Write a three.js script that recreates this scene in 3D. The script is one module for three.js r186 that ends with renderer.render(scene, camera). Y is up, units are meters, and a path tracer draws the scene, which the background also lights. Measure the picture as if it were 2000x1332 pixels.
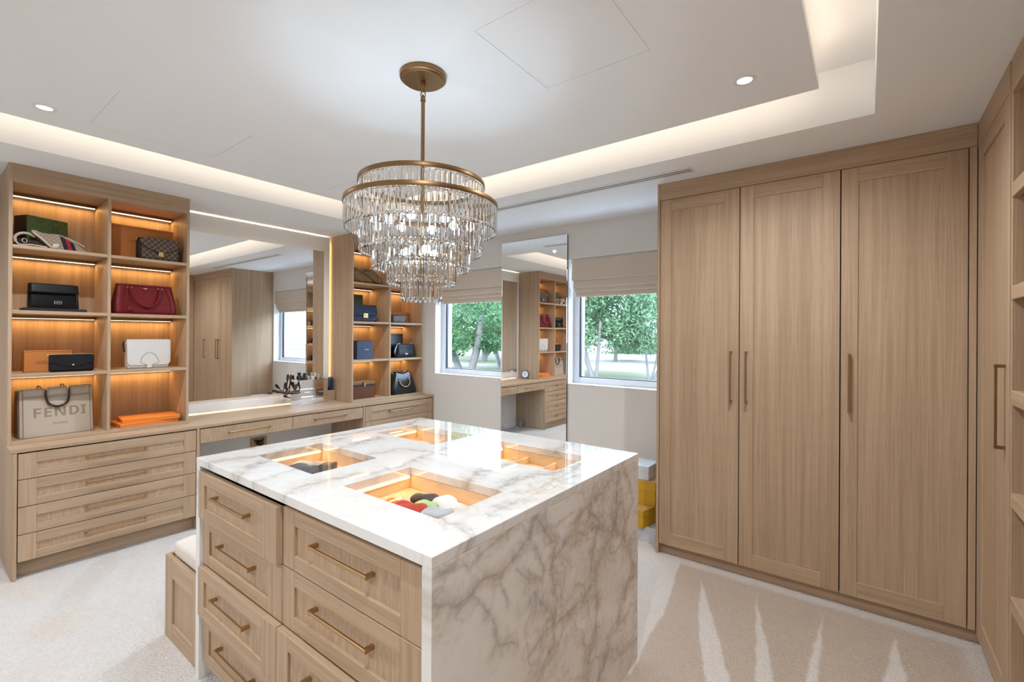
import * as THREE from 'three';
import { mergeGeometries, mergeVertices, toCreasedNormals } from 'three/addons/utils/BufferGeometryUtils.js';
import { RectAreaLightUniformsLib } from 'three/addons/lights/RectAreaLightUniformsLib.js';

// ---------------------------------------------------------------- camera, sky, sun, light levels, exposure
const scene = new THREE.Scene();
const camera = new THREE.PerspectiveCamera(2 * Math.atan(666 / 908.33) * 180 / Math.PI, 2000 / 1332, 0.05, 300);
camera.position.set(0, 1.5, 0);
{
  const p = -0.00137, yw = 0.65163, ro = -0.00619, V = (x, y, z) => new THREE.Vector3(x, y, z);
  const fwd = V(-Math.sin(yw) * Math.cos(p), -Math.sin(p), -Math.cos(yw) * Math.cos(p)), right = V(Math.cos(yw), 0, -Math.sin(yw)), down = fwd.clone().cross(right);
  const r2 = right.clone().multiplyScalar(Math.cos(ro)).addScaledVector(down, Math.sin(ro)), d2 = right.clone().multiplyScalar(-Math.sin(ro)).addScaledVector(down, Math.cos(ro));
  camera.quaternion.setFromRotationMatrix(new THREE.Matrix4().makeBasis(r2, d2.negate(), fwd.negate()));
}
camera.setViewOffset(2000, 1332, 0, 11.1, 2000, 1332);
scene.background = new THREE.Color(0.56, 0.76, 1.0);
scene.backgroundIntensity = 13;
const sun = new THREE.DirectionalLight(new THREE.Color(1, 0.95, 0.86), 3.2);
sun.name = 'sun';
sun.position.set(14, 26, 12); sun.target.position.set(-8, 0, -14);
sun.castShadow = true;
Object.assign(sun.shadow.camera, { left: -30, right: 30, top: 30, bottom: -30, near: 1, far: 90 });
scene.add(sun, sun.target);
const EXPOSURE = 1.0;
const LV = { shelf: 24, cove: 8.5, down: 6.6, halo: 19, island: 17, bulb: 0.105 };
const WARM = [1, 0.565, 0.175], COVE = [1, 0.84, 0.66], HALO = [1, 0.82, 0.62], DOWN = [0.90, 0.95, 1], COOL = [0.66, 0.84, 1];
const renderer = new THREE.WebGLRenderer();
renderer.toneMapping = THREE.LinearToneMapping;
renderer.toneMappingExposure = EXPOSURE;
renderer.shadowMap.enabled = true;
RectAreaLightUniformsLib.init();

// ---------------------------------------------------------------- helpers
let seed = 12345;
const rnd = () => { seed = (seed + 0x6D2B79F5) | 0; let t = Math.imul(seed ^ (seed >>> 15), 1 | seed); t = (t + Math.imul(t ^ (t >>> 7), 61 | t)) ^ t; return ((t ^ (t >>> 14)) >>> 0) / 4294967296; };
const R = (a, b) => a + (b - a) * rnd();
const PI = Math.PI, clamp = (x, a, b) => Math.min(b, Math.max(a, x)), sstep = (a, b, x) => { const t = clamp((x - a) / (b - a), 0, 1); return t * t * (3 - 2 * t); };
const v3 = (a) => new THREE.Vector3(...a);

// value noise
const PERM = new Float32Array(65536);
for (let i = 0; i < 65536; i++) PERM[i] = rnd();
const hsh = (x, y) => PERM[((x & 255) * 256 + (y & 255)) & 65535];
function vn(x, y) {
  const xi = Math.floor(x), yi = Math.floor(y), fx = x - xi, fy = y - yi, u = fx * fx * (3 - 2 * fx), v = fy * fy * (3 - 2 * fy);
  const a = hsh(xi, yi), b = hsh(xi + 1, yi), c = hsh(xi, yi + 1), d = hsh(xi + 1, yi + 1);
  return a + (b - a) * u + (c - a) * v + (a - b - c + d) * u * v;
}
function fbm(x, y, o = 4) { let s = 0, a = 0.5, n = 0; for (let i = 0; i < o; i++) { s += a * vn(x, y); n += a; a *= 0.5; x = x * 2.03 + 17.1; y = y * 2.03 + 5.7; } return s / n; }

const lin2 = (c) => { c = clamp(c, 0, 1); return Math.round(255 * (c <= 0.0031308 ? 12.92 * c : 1.055 * Math.pow(c, 1 / 2.4) - 0.055)); };
function dataTex(w, h, fn, { srgb = true, wrap = THREE.MirroredRepeatWrapping, rx = 1, ry = 1 } = {}) {
  const d = new Uint8Array(w * h * 4);
  for (let y = 0; y < h; y++) for (let x = 0; x < w; x++) {
    const c = fn((x + 0.5) / w, (y + 0.5) / h), k = (y * w + x) * 4;
    if (typeof c === 'number') d[k] = d[k + 1] = d[k + 2] = clamp(Math.round(c * 255), 0, 255);
    else { d[k] = srgb ? lin2(c[0]) : c[0] * 255; d[k + 1] = srgb ? lin2(c[1]) : c[1] * 255; d[k + 2] = srgb ? lin2(c[2]) : c[2] * 255; }
    d[k + 3] = 255;
  }
  const t = new THREE.DataTexture(d, w, h);
  t.colorSpace = srgb ? THREE.SRGBColorSpace : THREE.NoColorSpace;
  t.magFilter = THREE.LinearFilter; t.minFilter = THREE.LinearMipmapLinearFilter; t.generateMipmaps = true;
  t.wrapS = t.wrapT = wrap; t.repeat.set(rx, ry); t.needsUpdate = true;
  return t;
}
function canvasTex(w, h, draw) {
  const c = document.createElement('canvas'); c.width = w; c.height = h;
  draw(c.getContext('2d'), w, h);
  const t = new THREE.CanvasTexture(c); t.colorSpace = THREE.SRGBColorSpace;
  return t;
}
const mixc = (a, b, t) => [a[0] + (b[0] - a[0]) * t, a[1] + (b[1] - a[1]) * t, a[2] + (b[2] - a[2]) * t];

// materials
function std(color, roughness = 0.5, o = {}) {
  const m = new THREE.MeshPhysicalMaterial({ roughness, ...o });
  m.color.setRGB(...color);
  return m;
}
function glow(color, k) { const m = new THREE.MeshStandardMaterial({ roughness: 0.6 }); m.color.setRGB(0.8, 0.8, 0.8); m.emissive.setRGB(...color); m.emissiveIntensity = k; return m; }

// grain-aligned uv in metres
function uvg(g, grain = 'y') {
  if (g.index) g = g.toNonIndexed();
  const p = g.attributes.position, n = g.attributes.normal, uv = new Float32Array(p.count * 2), gi = 'xyz'.indexOf(grain), ou = rnd() * 7, ov = rnd() * 7;
  for (let i = 0; i < p.count; i += 3) {
    let a = [0, 0, 0];
    for (let k = 0; k < 3; k++) { a[0] += Math.abs(n.getX(i + k)); a[1] += Math.abs(n.getY(i + k)); a[2] += Math.abs(n.getZ(i + k)); }
    const ax = a[0] >= a[1] && a[0] >= a[2] ? 0 : a[1] >= a[2] ? 1 : 2;
    let iu = (ax + 1) % 3, iv = (ax + 2) % 3;
    if (iu === gi) [iu, iv] = [iv, iu];
    for (let k = 0; k < 3; k++) { uv[(i + k) * 2] = p.getComponent(i + k, iu) + ou; uv[(i + k) * 2 + 1] = p.getComponent(i + k, iv) + ov; }
  }
  g.setAttribute('uv', new THREE.BufferAttribute(uv, 2));
  return g;
}
// a box with chamfered edges (44 triangles)
function bx(x0, x1, y0, y1, z0, z1, grain = 'y', b = 0.0015) {
  const lo = [x0, y0, z0], hi = [x1, y1, z1], pos = [], nor = [];
  b = Math.min(b, (x1 - x0) / 3, (y1 - y0) / 3, (z1 - z0) / 3);
  const V = (s, f) => [0, 1, 2].map((k) => (s[k] > 0 ? hi[k] : lo[k]) - (k === f ? 0 : s[k] * b));
  const tri = (A, B, C, n) => {
    const e1 = [B[0] - A[0], B[1] - A[1], B[2] - A[2]], e2 = [C[0] - A[0], C[1] - A[1], C[2] - A[2]];
    const c = [e1[1] * e2[2] - e1[2] * e2[1], e1[2] * e2[0] - e1[0] * e2[2], e1[0] * e2[1] - e1[1] * e2[0]];
    if (c[0] * n[0] + c[1] * n[1] + c[2] * n[2] < 0) [B, C] = [C, B];
    pos.push(...A, ...B, ...C); nor.push(...n, ...n, ...n);
  };
  const quad = (A, B, C, D, n) => { tri(A, B, C, n); tri(A, C, D, n); };
  for (let f = 0; f < 3; f++) for (const s of [-1, 1]) {
    const u = (f + 1) % 3, w = (f + 2) % 3, c = (a, d) => { const q = [0, 0, 0]; q[f] = s; q[u] = a; q[w] = d; return V(q, f); }, n = [0, 0, 0]; n[f] = s;
    quad(c(-1, -1), c(1, -1), c(1, 1), c(-1, 1), n);
  }
  if (b > 0) {
    const h = Math.SQRT1_2, t = 1 / Math.sqrt(3);
    for (let e = 0; e < 3; e++) for (const s of [-1, 1]) for (const r of [-1, 1]) {
      const u = (e + 1) % 3, w = (e + 2) % 3, c = (a, f) => { const q = [0, 0, 0]; q[e] = a; q[u] = s; q[w] = r; return V(q, f); }, n = [0, 0, 0]; n[u] = s * h; n[w] = r * h;
      quad(c(-1, u), c(1, u), c(1, w), c(-1, w), n);
    }
    for (const x of [-1, 1]) for (const y of [-1, 1]) for (const z of [-1, 1]) tri(V([x, y, z], 0), V([x, y, z], 1), V([x, y, z], 2), [x * t, y * t, z * t]);
  }
  const g = new THREE.BufferGeometry();
  g.setAttribute('position', new THREE.Float32BufferAttribute(pos, 3));
  g.setAttribute('normal', new THREE.Float32BufferAttribute(nor, 3));
  return uvg(g, grain);
}
const prep = (g, grain = 'y') => { g = g.index ? g.toNonIndexed() : g; for (const k of Object.keys(g.attributes)) if (!['position', 'normal', 'uv'].includes(k)) g.deleteAttribute(k); return g.attributes.uv ? g : uvg(g, grain); };
const merge = (l) => (Array.isArray(l) ? (l.length === 1 ? l[0] : mergeGeometries(l.map((g) => prep(g)))) : l);
const moved = (g, x = 0, y = 0, z = 0, rx = 0, ry = 0, rz = 0) => g.applyMatrix4(new THREE.Matrix4().compose(v3([x, y, z]), new THREE.Quaternion().setFromEuler(new THREE.Euler(rx, ry, rz)), v3([1, 1, 1])));
const cyl = (r0, r1, h, x, y, z, n = 20) => moved(new THREE.CylinderGeometry(r1, r0, h, n), x, y + h / 2, z);
const lathe = (pts, n = 32) => new THREE.LatheGeometry(pts.map((p) => new THREE.Vector2(...p)), n);
const tube = (pts, r, n = 24, k = 8, closed = false) => new THREE.TubeGeometry(new THREE.CatmullRomCurve3(pts.map(v3), closed), n, r, k, closed);
function soft(w, h, d, r, n = 10, fn) {     // rounded box resting on y = 0, bent by fn
  let g = new THREE.BoxGeometry(2, 2, 2, n, n, n); g.deleteAttribute('uv'); g.deleteAttribute('normal'); g = mergeVertices(g, 1e-4);
  const p = g.attributes.position, H = [w / 2, h / 2, d / 2];
  for (let i = 0; i < p.count; i++) {
    const q = [p.getX(i), p.getY(i), p.getZ(i)].map((c, k) => { const s = Math.sign(c) * Math.pow(Math.abs(c), 0.7); return s * H[k]; });
    const rr = Math.min(r, ...H), inn = q.map((c, k) => clamp(c, -(H[k] - rr), H[k] - rr)), dl = q.map((c, k) => c - inn[k]), L = Math.hypot(...dl);
    let o = L > 1e-9 ? inn.map((c, k) => c + dl[k] / L * rr) : q;
    o[1] += h / 2;
    if (fn) o = fn(o[0], o[1], o[2]);
    p.setXYZ(i, ...o);
  }
  return uvg(toCreasedNormals(g, 1.0));
}

const used = {};
function numbered(n) { used[n] = (used[n] || 0) + 1; return used[n] === 1 ? n : n + '_' + String(used[n] - 1).padStart(3, '0'); }
function mesh(name, geos, mat, parent) {
  const m = new THREE.Mesh(merge(geos), mat);
  m.name = parent ? name : numbered(name); m.castShadow = m.receiveShadow = true;
  (parent || scene).add(m);
  return m;
}
function thing(name, label, category, [x, y, z] = [0, 0, 0], turn = 0, group) {
  const o = new THREE.Group(); o.name = numbered(name); o.position.set(x, y, z); o.rotation.y = turn;
  o.userData = { label, category }; if (group) o.userData.group = group;
  scene.add(o); return o;
}
function tag(o, label, category, group) { Object.assign(o.userData, { label, category }, group ? { group } : {}); return o; }
function struct(name, geos, mat, parent) { const m = mesh(name, geos, mat, parent); if (!parent) m.userData.kind = 'structure'; return m; }
function sgroup(name) { const o = new THREE.Group(); o.name = name; o.userData.kind = 'structure'; scene.add(o); return o; }
// a rectangular light: centre, unit vector along its length, unit vector it shines along
function area(name, color, k, len, wid, c, along, dir) {
  const l = new THREE.RectAreaLight(new THREE.Color(...color), k, len, wid), z = v3(dir).normalize().negate(), x = v3(along).normalize(), y = z.clone().cross(x);
  x.crossVectors(y, z);
  l.quaternion.setFromRotationMatrix(new THREE.Matrix4().makeBasis(x, y, z)); l.position.set(...c); l.name = name; scene.add(l);
  return l;
}
// ---------------------------------------------------------------- textures and materials
const WD = [0.35, 0.232, 0.142], WL = [0.53, 0.378, 0.252];
function oak(u, v, s) {          // u across, v along the grain, in metres
  const wob = (fbm(u * 2.2 + s, v * 0.7 + s, 3) - 0.5) * 0.07;
  const U = u + wob;
  const band = fbm(U * 22 + s, v * 0.55, 3), fine = fbm(U * 210, v * 2.6 + s, 3), mid = fbm(U * 75 + 3, v * 1.5, 2), pore = vn(U * 620, v * 11);
  return clamp(0.55 + (band - 0.5) * 0.55 + (mid - 0.5) * 0.5 + (fine - 0.5) * 0.7 - (pore > 0.7 ? (pore - 0.7) * 1.2 : 0), 0, 1);
}
const woodMap = dataTex(1024, 1024, (x, y) => mixc(WD, WL, oak(x * 0.8, y * 1.9, 3.3)), { rx: 1 / 0.8, ry: 1 / 1.9 });
const woodBump = dataTex(512, 512, (x, y) => oak(x * 0.8, y * 1.9, 3.3), { srgb: false, rx: 1 / 0.8, ry: 1 / 1.9 });
// brushed striations of the sunken drawer panels
const ribMap = dataTex(512, 512, (x, y) => { const k = fbm(x * 70, y * 9, 3), q = fbm(x * 160 + 9, y * 14, 2); return mixc(WD, WL, clamp(0.5 + (k - 0.5) * 0.8 + (q - 0.5) * 0.7, 0, 1)); }, { rx: 1 / 0.5, ry: 1 / 0.5 });
const M = {};
M.wood = std([1, 1, 1], 0.5, { map: woodMap, bumpMap: woodBump, bumpScale: 0.0004, specularIntensity: 0.6 });
M.rib = std([1, 1, 1], 0.52, { map: ribMap, specularIntensity: 0.6 });
M.brass = std([0.50, 0.315, 0.155], 0.33, { metalness: 1 });
M.bronze = std([0.30, 0.18, 0.088], 0.36, { metalness: 1 });
M.gold = std([0.83, 0.62, 0.30], 0.25, { metalness: 1 });
M.silver = std([0.82, 0.82, 0.82], 0.2, { metalness: 1 });
M.mirror = std([0.93, 0.935, 0.93], 0.0, { metalness: 1 });
M.chrome = std([0.86, 0.86, 0.87], 0.07, { metalness: 1 });
M.ceil = std([0.88, 0.885, 0.89], 0.9, { specularIntensity: 0.2 });
M.wall = std([0.76, 0.725, 0.68], 0.88, { specularIntensity: 0.2 });
M.reveal = std([0.84, 0.84, 0.84], 0.7);
M.white = std([0.80, 0.80, 0.79], 0.45);
M.frame = std([0.80, 0.81, 0.83], 0.3);
M.gasket = std([0.012, 0.022, 0.045], 0.5);
M.black = std([0.012, 0.012, 0.013], 0.45);
M.dark = std([0.02, 0.02, 0.022], 0.7);
M.pane = std([1, 1, 1], 0.0, { transmission: 1, thickness: 0, ior: 1.5 });
M.crystal = std([1, 1, 1], 0.0, { transmission: 1, thickness: 0.01, ior: 1.36 });
M.fabric = std([0.66, 0.57, 0.475], 0.95, { specularIntensity: 0.1, bumpMap: dataTex(256, 256, (x, y) => 0.5 + 0.25 * (fbm(x * 40, y * 220, 2) + fbm(x * 220, y * 40, 2) - 1), { srgb: false, rx: 6, ry: 6 }), bumpScale: 0.0008 });
M.panel = std([0.83, 0.80, 0.76], 0.6);

// carpet: colour is the nap, brushed lighter or darker by feet and vacuum strokes
const MARKS = [
  [-.81, -3.02, -.72, -2.61, -.64, -2.36, -.55, -2.12, -.42, -1.9, -.33, -2.0, -.46, -2.19, -.59, -2.5],
  [-.51, -3.04, -.44, -2.61, -.38, -2.26, -.33, -2.05, -.24, -2.1, -.31, -2.31, -.40, -2.65],
  [-.18, -3.04, -.20, -2.73, -.21, -2.39, -.22, -2.2, -.15, -2.2, -.16, -2.43, -.17, -2.73],
  [.12, -3.05, .09, -2.84, .06, -2.6, .04, -2.4, .2, -2.4, .15, -2.67],
  [-1.0, -3.3, -1.8, -3.3, -1.8, -2.0, -.84, -1.95, -.82, -1.97, -.86, -2.29, -.86, -2.51, -.95, -2.99]];
function polyDist(P, x, z) {      // signed distance to a polygon, inside positive
  let best = 1e9, inside = false;
  for (let i = 0, n = P.length / 2, j = n - 1; i < n; j = i++) {
    const ax = P[2 * j], az = P[2 * j + 1], bx_ = P[2 * i], bz = P[2 * i + 1], dx = bx_ - ax, dz = bz - az, t = clamp(((x - ax) * dx + (z - az) * dz) / (dx * dx + dz * dz), 0, 1);
    best = Math.min(best, Math.hypot(x - ax - t * dx, z - az - t * dz));
    if ((bz > z) !== (az > z) && x < (ax - bx_) * (z - bz) / (az - bz) + bx_) inside = !inside;
  }
  return inside ? best : -best;
}
const FX0 = -5.0, FX1 = 1.1, FZ0 = -4.0, FZ1 = 2.5;
const CL = [0.68, 0.625, 0.575], CD = [0.50, 0.41, 0.335], CW = [0.62, 0.595, 0.58];
const carpetMap = dataTex(2048, 2048, (x, y) => {
  const wx = FX0 + x * (FX1 - FX0), wz = FZ0 + (1 - y) * (FZ1 - FZ0);
  const jx = wx + (fbm(wx * 14, wz * 14, 3) - 0.5) * 0.018, jz = wz + (fbm(wx * 14 + 40, wz * 14, 3) - 0.5) * 0.018;
  const east = sstep(-2.2, -1.4, jx);
  let c;
  const grain = fbm(wx * 150, wz * 150, 2) - 0.5, tuft = PERM[(Math.floor(x * 2048) * 7919 + Math.floor(y * 2048) * 104729) & 65535] - 0.5;
  if (east > 0.5) {
    let k = 0;                     // share of the lifted, lighter nap
    for (const P of MARKS) k = Math.max(k, sstep(-0.006, 0.012, polyDist(P, jx, jz)) * 0.9);
    k = Math.max(k, sstep(-3.10, -3.17, jz) * 0.75, sstep(0.33, 0.42, jx) * 0.6);
    k = Math.max(k, sstep(-2.0, -1.8, wz) * sstep(-0.4, -0.8, wx) * 0.45 * fbm(wx * 5, wz * 9, 2));
    c = mixc(CD, CL, clamp(k + (fbm(wx * 2, wz * 2, 3) - 0.5) * 0.2, 0, 1));
  } else {
    const along = wx * 0.86 + wz * 0.5, across = -wx * 0.5 + wz * 0.86;
    const s = fbm(along * 1.1, across * 7, 4), b = sstep(0.57, 0.72, fbm(wx * 1.7 + 9, wz * 1.7, 3)) * 0.6;
    c = mixc(mixc(CW, [0.55, 0.49, 0.45], clamp((0.55 - s) * 2.2, 0, 0.6)), CL, 0.15);
    c = mixc(c, [0.62, 0.52, 0.43], b * sstep(-1.4, -0.4, wz + 0.2 * wx + 0.4));
  }
  const m = 1 + grain * 0.16 + tuft * 0.10;
  return [c[0] * m, c[1] * m, c[2] * m];
}, { wrap: THREE.ClampToEdgeWrapping });
M.carpet = std([1, 1, 1], 1, { map: carpetMap, specularIntensity: 0.0, sheen: 0.15, sheenRoughness: 0.6, bumpMap: dataTex(512, 512, (x, y) => fbm(x * 120, y * 120, 3), { srgb: false, rx: 11, ry: 11 }), bumpScale: 0.006 });

// marble: veins drawn as warped poly-lines over a faint cloud; veins are [width, x, y, x, y, ...]
function marble(N, M_, x0, x1, y0, y1, VE, { warp = 0.03, net = 0, netMask } = {}) {
  const segs = [];
  for (const v of VE) for (let i = 1; i + 3 < v.length; i += 2) segs.push([v[0], v[i], v[i + 1], v[i + 2] - v[i], v[i + 3] - v[i + 1]]);
  return dataTex(N, M_, (u, w) => {
    const X = x0 + u * (x1 - x0), Y = y0 + w * (y1 - y0);
    const px = X + (fbm(X * 9, Y * 9, 4) - 0.5) * warp * 2, py = Y + (fbm(X * 9 + 31, Y * 9 + 7, 4) - 0.5) * warp * 2;
    let hard = 0, wide = 0, band = 0;
    const wv = 0.35 + 1.3 * fbm(X * 7 + 3, Y * 7, 3);
    for (const [k, ax, ay, dx, dy] of segs) {
      const t = clamp(((px - ax) * dx + (py - ay) * dy) / (dx * dx + dy * dy), 0, 1), ex = px - ax - t * dx, ey = py - ay - t * dy, d = Math.sqrt(ex * ex + ey * ey), s = k * 0.0021 * wv;
      if (d < s * 14) { hard = Math.max(hard, 0.75 * Math.exp(-(d * d) / (s * s * 0.3))); band = Math.max(band, Math.exp(-d / (s * 4.5)) * Math.min(1, k / 3)); wide = Math.max(wide, Math.exp(-d / (s * 3.2)) * Math.min(1, k / 4)); }
    }
    const streak = fbm(X * 40 + Y * 16, Y * 40 - X * 12, 4);
    if (band > 0.02) { const q = Math.abs(fbm(px * 19 + 5, py * 19, 3) - 0.5) * 2; hard = Math.max(hard, Math.min(1, band * 1.5) * Math.exp(-q * 9)); }
    const cloud = fbm(X * 3 + 11, Y * 3, 4);
    let fine = 0;
    if (net) {
      const q = Math.abs(fbm(px * 6 + 50, py * 6, 5) - 0.5) * 2, m = netMask ? netMask(X, Y) : 1;
      const q2 = Math.abs(fbm(px * 13 + 90, py * 13 + 20, 4) - 0.5) * 2;
      fine = Math.max(Math.exp(-q * 20), 0.6 * Math.exp(-q2 * 16)) * m * net * (0.3 + 1.2 * fbm(X * 5 + 60, Y * 5, 2));
    }
    const tone = fbm(X * 4 + 80, Y * 4, 3);
    let c = mixc([0.80, 0.785, 0.765], [0.66, 0.62, 0.575], clamp((cloud - 0.48) * 1.1, 0, 0.5));
    const vein = mixc([0.42, 0.335, 0.245], [0.36, 0.34, 0.325], sstep(0.42, 0.62, tone));
    c = mixc(c, mixc(vein, [0.62, 0.55, 0.47], 0.45), clamp(wide * (0.1 + streak * 1.25), 0, 0.85));
    c = mixc(c, vein, clamp(hard * (0.1 + streak * 0.95), 0, 0.8));
    c = mixc(c, vein, clamp(fine, 0, 0.6));
    return c;
  }, { wrap: THREE.ClampToEdgeWrapping });
}
const IX0 = -2.340, IX1 = -0.842, IZ0 = -2.080, IZ1 = -0.787, IH = 0.958;
const SIDE_VEINS = [
  [5, .79, .84, .84, .82, .92, .81, 1.0, .81, 1.08, .81, 1.14, .83, 1.22, .89, 1.25, .96], [3, .79, .90, .91, .88, 1.0, .89, 1.08, .92, 1.22, .96], [3, .92, .81, .96, .77, 1.01, .70, 1.05, .61, 1.13, .56],
  [3, 1.14, .79, 1.2, .73, 1.27, .69, 1.29, .72, 1.25, .81, 1.21, .89], [4, 1.25, .93, 1.3, .86, 1.35, .8, 1.33, .74, 1.35, .65, 1.36, .59, 1.34, .52, 1.35, .46, 1.29, .42, 1.22, .33],
  [6, 1.22, .67, 1.28, .61, 1.35, .51, 1.45, .52, 1.57, .51, 1.65, .58, 1.77, .65, 1.84, .74, 1.85, .88, 1.87, .97], [5, 1.33, .75, 1.41, .76, 1.51, .78, 1.65, .75, 1.76, .69],
  [4, 1.49, .82, 1.56, .86, 1.65, .88, 1.8, .9], [3, 1.76, .68, 1.89, .66, 1.97, .7, 2.02, .77, 1.91, .95], [3, 1.89, .66, 1.93, .58, 2.01, .47, 2.07, .4, 1.95, .41, 1.87, .29],
  [4, 1.55, .1, 1.61, .27, 1.65, .35, 1.67, .48, 1.62, .58, 1.64, .67], [3, 1.7, .15, 1.8, .19, 1.9, .11, 2.07, .08], [2, 1.18, .69, 1.2, .64, 1.17, .59, 1.2, .5, 1.22, .45], [2, 1.06, .78, 1.09, .73, 1.08, .7],
  [2, 1.36, .59, 1.45, .54, 1.49, .44, 1.57, .33], [2, 1.28, .87, 1.38, .86, 1.49, .86], [4, 1.65, .88, 1.61, .83, 1.69, .76, 1.76, .69], [3, 1.2, .5, 1.27, .52, 1.34, .52]];
const TOP_VEINS = [
  [3, -2.2, .78, -2.17, .92, -2.15, 1.09, -2.18, 1.4], [3, -1.93, .78, -2.05, .95, -1.99, 1.1, -2.05, 1.5], [3, -1.56, .78, -1.61, .97, -1.55, 1.11, -1.54, 1.3, -1.6, 1.6], [2, -1.79, .78, -1.83, .97, -1.8, 1.2],
  [4, -1.17, 1.25, -1.24, 1.4, -1.22, 1.56, -1.14, 1.7, -1.2, 2.1], [5, -1.02, 1.07, -1.04, 1.25, -1.05, 1.42, -.99, 1.65, -.9, 1.9], [4, -.95, 1.31, -.93, 1.48, -.96, 1.82], [3, -1.0, .99, -.88, .94, -.83, .9],
  [3, -2.3, 1.3, -2.23, 1.74, -2.28, 2.1], [2, -1.78, 1.27, -1.74, 1.45, -1.63, 1.51, -1.5, 1.5], [3, -.91, 1.1, -.9, 1.46, -.86, 1.8], [2, -2.35, 1.0, -2.24, 1.2, -2.2, 1.55]];
const topTex = marble(1024, 1024, IX0, IX1, -IZ1, -IZ0, TOP_VEINS, { warp: 0.045, net: 0.3, netMask: (x, y) => 0.4 + sstep(-1.25, -0.95, x) * 0.5 });
const sideTex = marble(1024, 768, -IZ1, -IZ0, 0, IH, SIDE_VEINS, { warp: 0.030, net: 0.75, netMask: (x, y) => sstep(1.1, 1.5, x) * 0.9 + 0.06 });
M.marbleTop = std([1, 1, 1], 0.03, { map: topTex });
M.marbleSide = std([1, 1, 1], 0.05, { map: sideTex });
// planar uv of the stone: top by x and z, end slabs by z and y
function stoneUV(g, end) {
  const p = g.attributes.position, uv = new Float32Array(p.count * 2);
  for (let i = 0; i < p.count; i++) {
    const x = p.getX(i), y = p.getY(i), z = p.getZ(i);
    if (end) { uv[2 * i] = (-z + IZ1) / (IZ1 - IZ0); uv[2 * i + 1] = y / IH; }
    else { uv[2 * i] = (x - IX0) / (IX1 - IX0); uv[2 * i + 1] = (-z + IZ1 - (y - IH) * 0.7) / (IZ1 - IZ0); }
  }
  g.setAttribute('uv', new THREE.BufferAttribute(uv, 2));
  return g;
}
// ---------------------------------------------------------------- the room
const C = 2.558, T = 2.657, RC = 2.822, WX = -4.66, WZ = -3.83, XR = 0.429;   // bulkhead, ceiling panel, recess, left wall, window wall, right-hand cabinet fronts
const CX0 = -3.817, CX1 = 0.026, CZ0 = -2.773, CZ1 = 1.95, SX0 = -3.619, SX1 = -0.182, SZ0 = -2.575, SZ1 = 1.75, BZ = 2.3, RX = 0.98, TOP = 2.98;
{
  const g = new THREE.PlaneGeometry(FX1 - FX0, FZ1 - FZ0); g.rotateX(-PI / 2); g.translate((FX0 + FX1) / 2, 0, (FZ0 + FZ1) / 2);
  const under = new THREE.BoxGeometry(FX1 - FX0, 0.1, FZ1 - FZ0); under.translate((FX0 + FX1) / 2, -0.052, (FZ0 + FZ1) / 2);
  struct('floor', g, M.carpet); mesh('slab', under, M.dark, scene.getObjectByName('floor'));
}
const W1 = [-4.068, -2.99], W2 = [-2.255, -1.185], SILL = 1.048, HEAD = 2.235, WT = 0.26;
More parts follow.
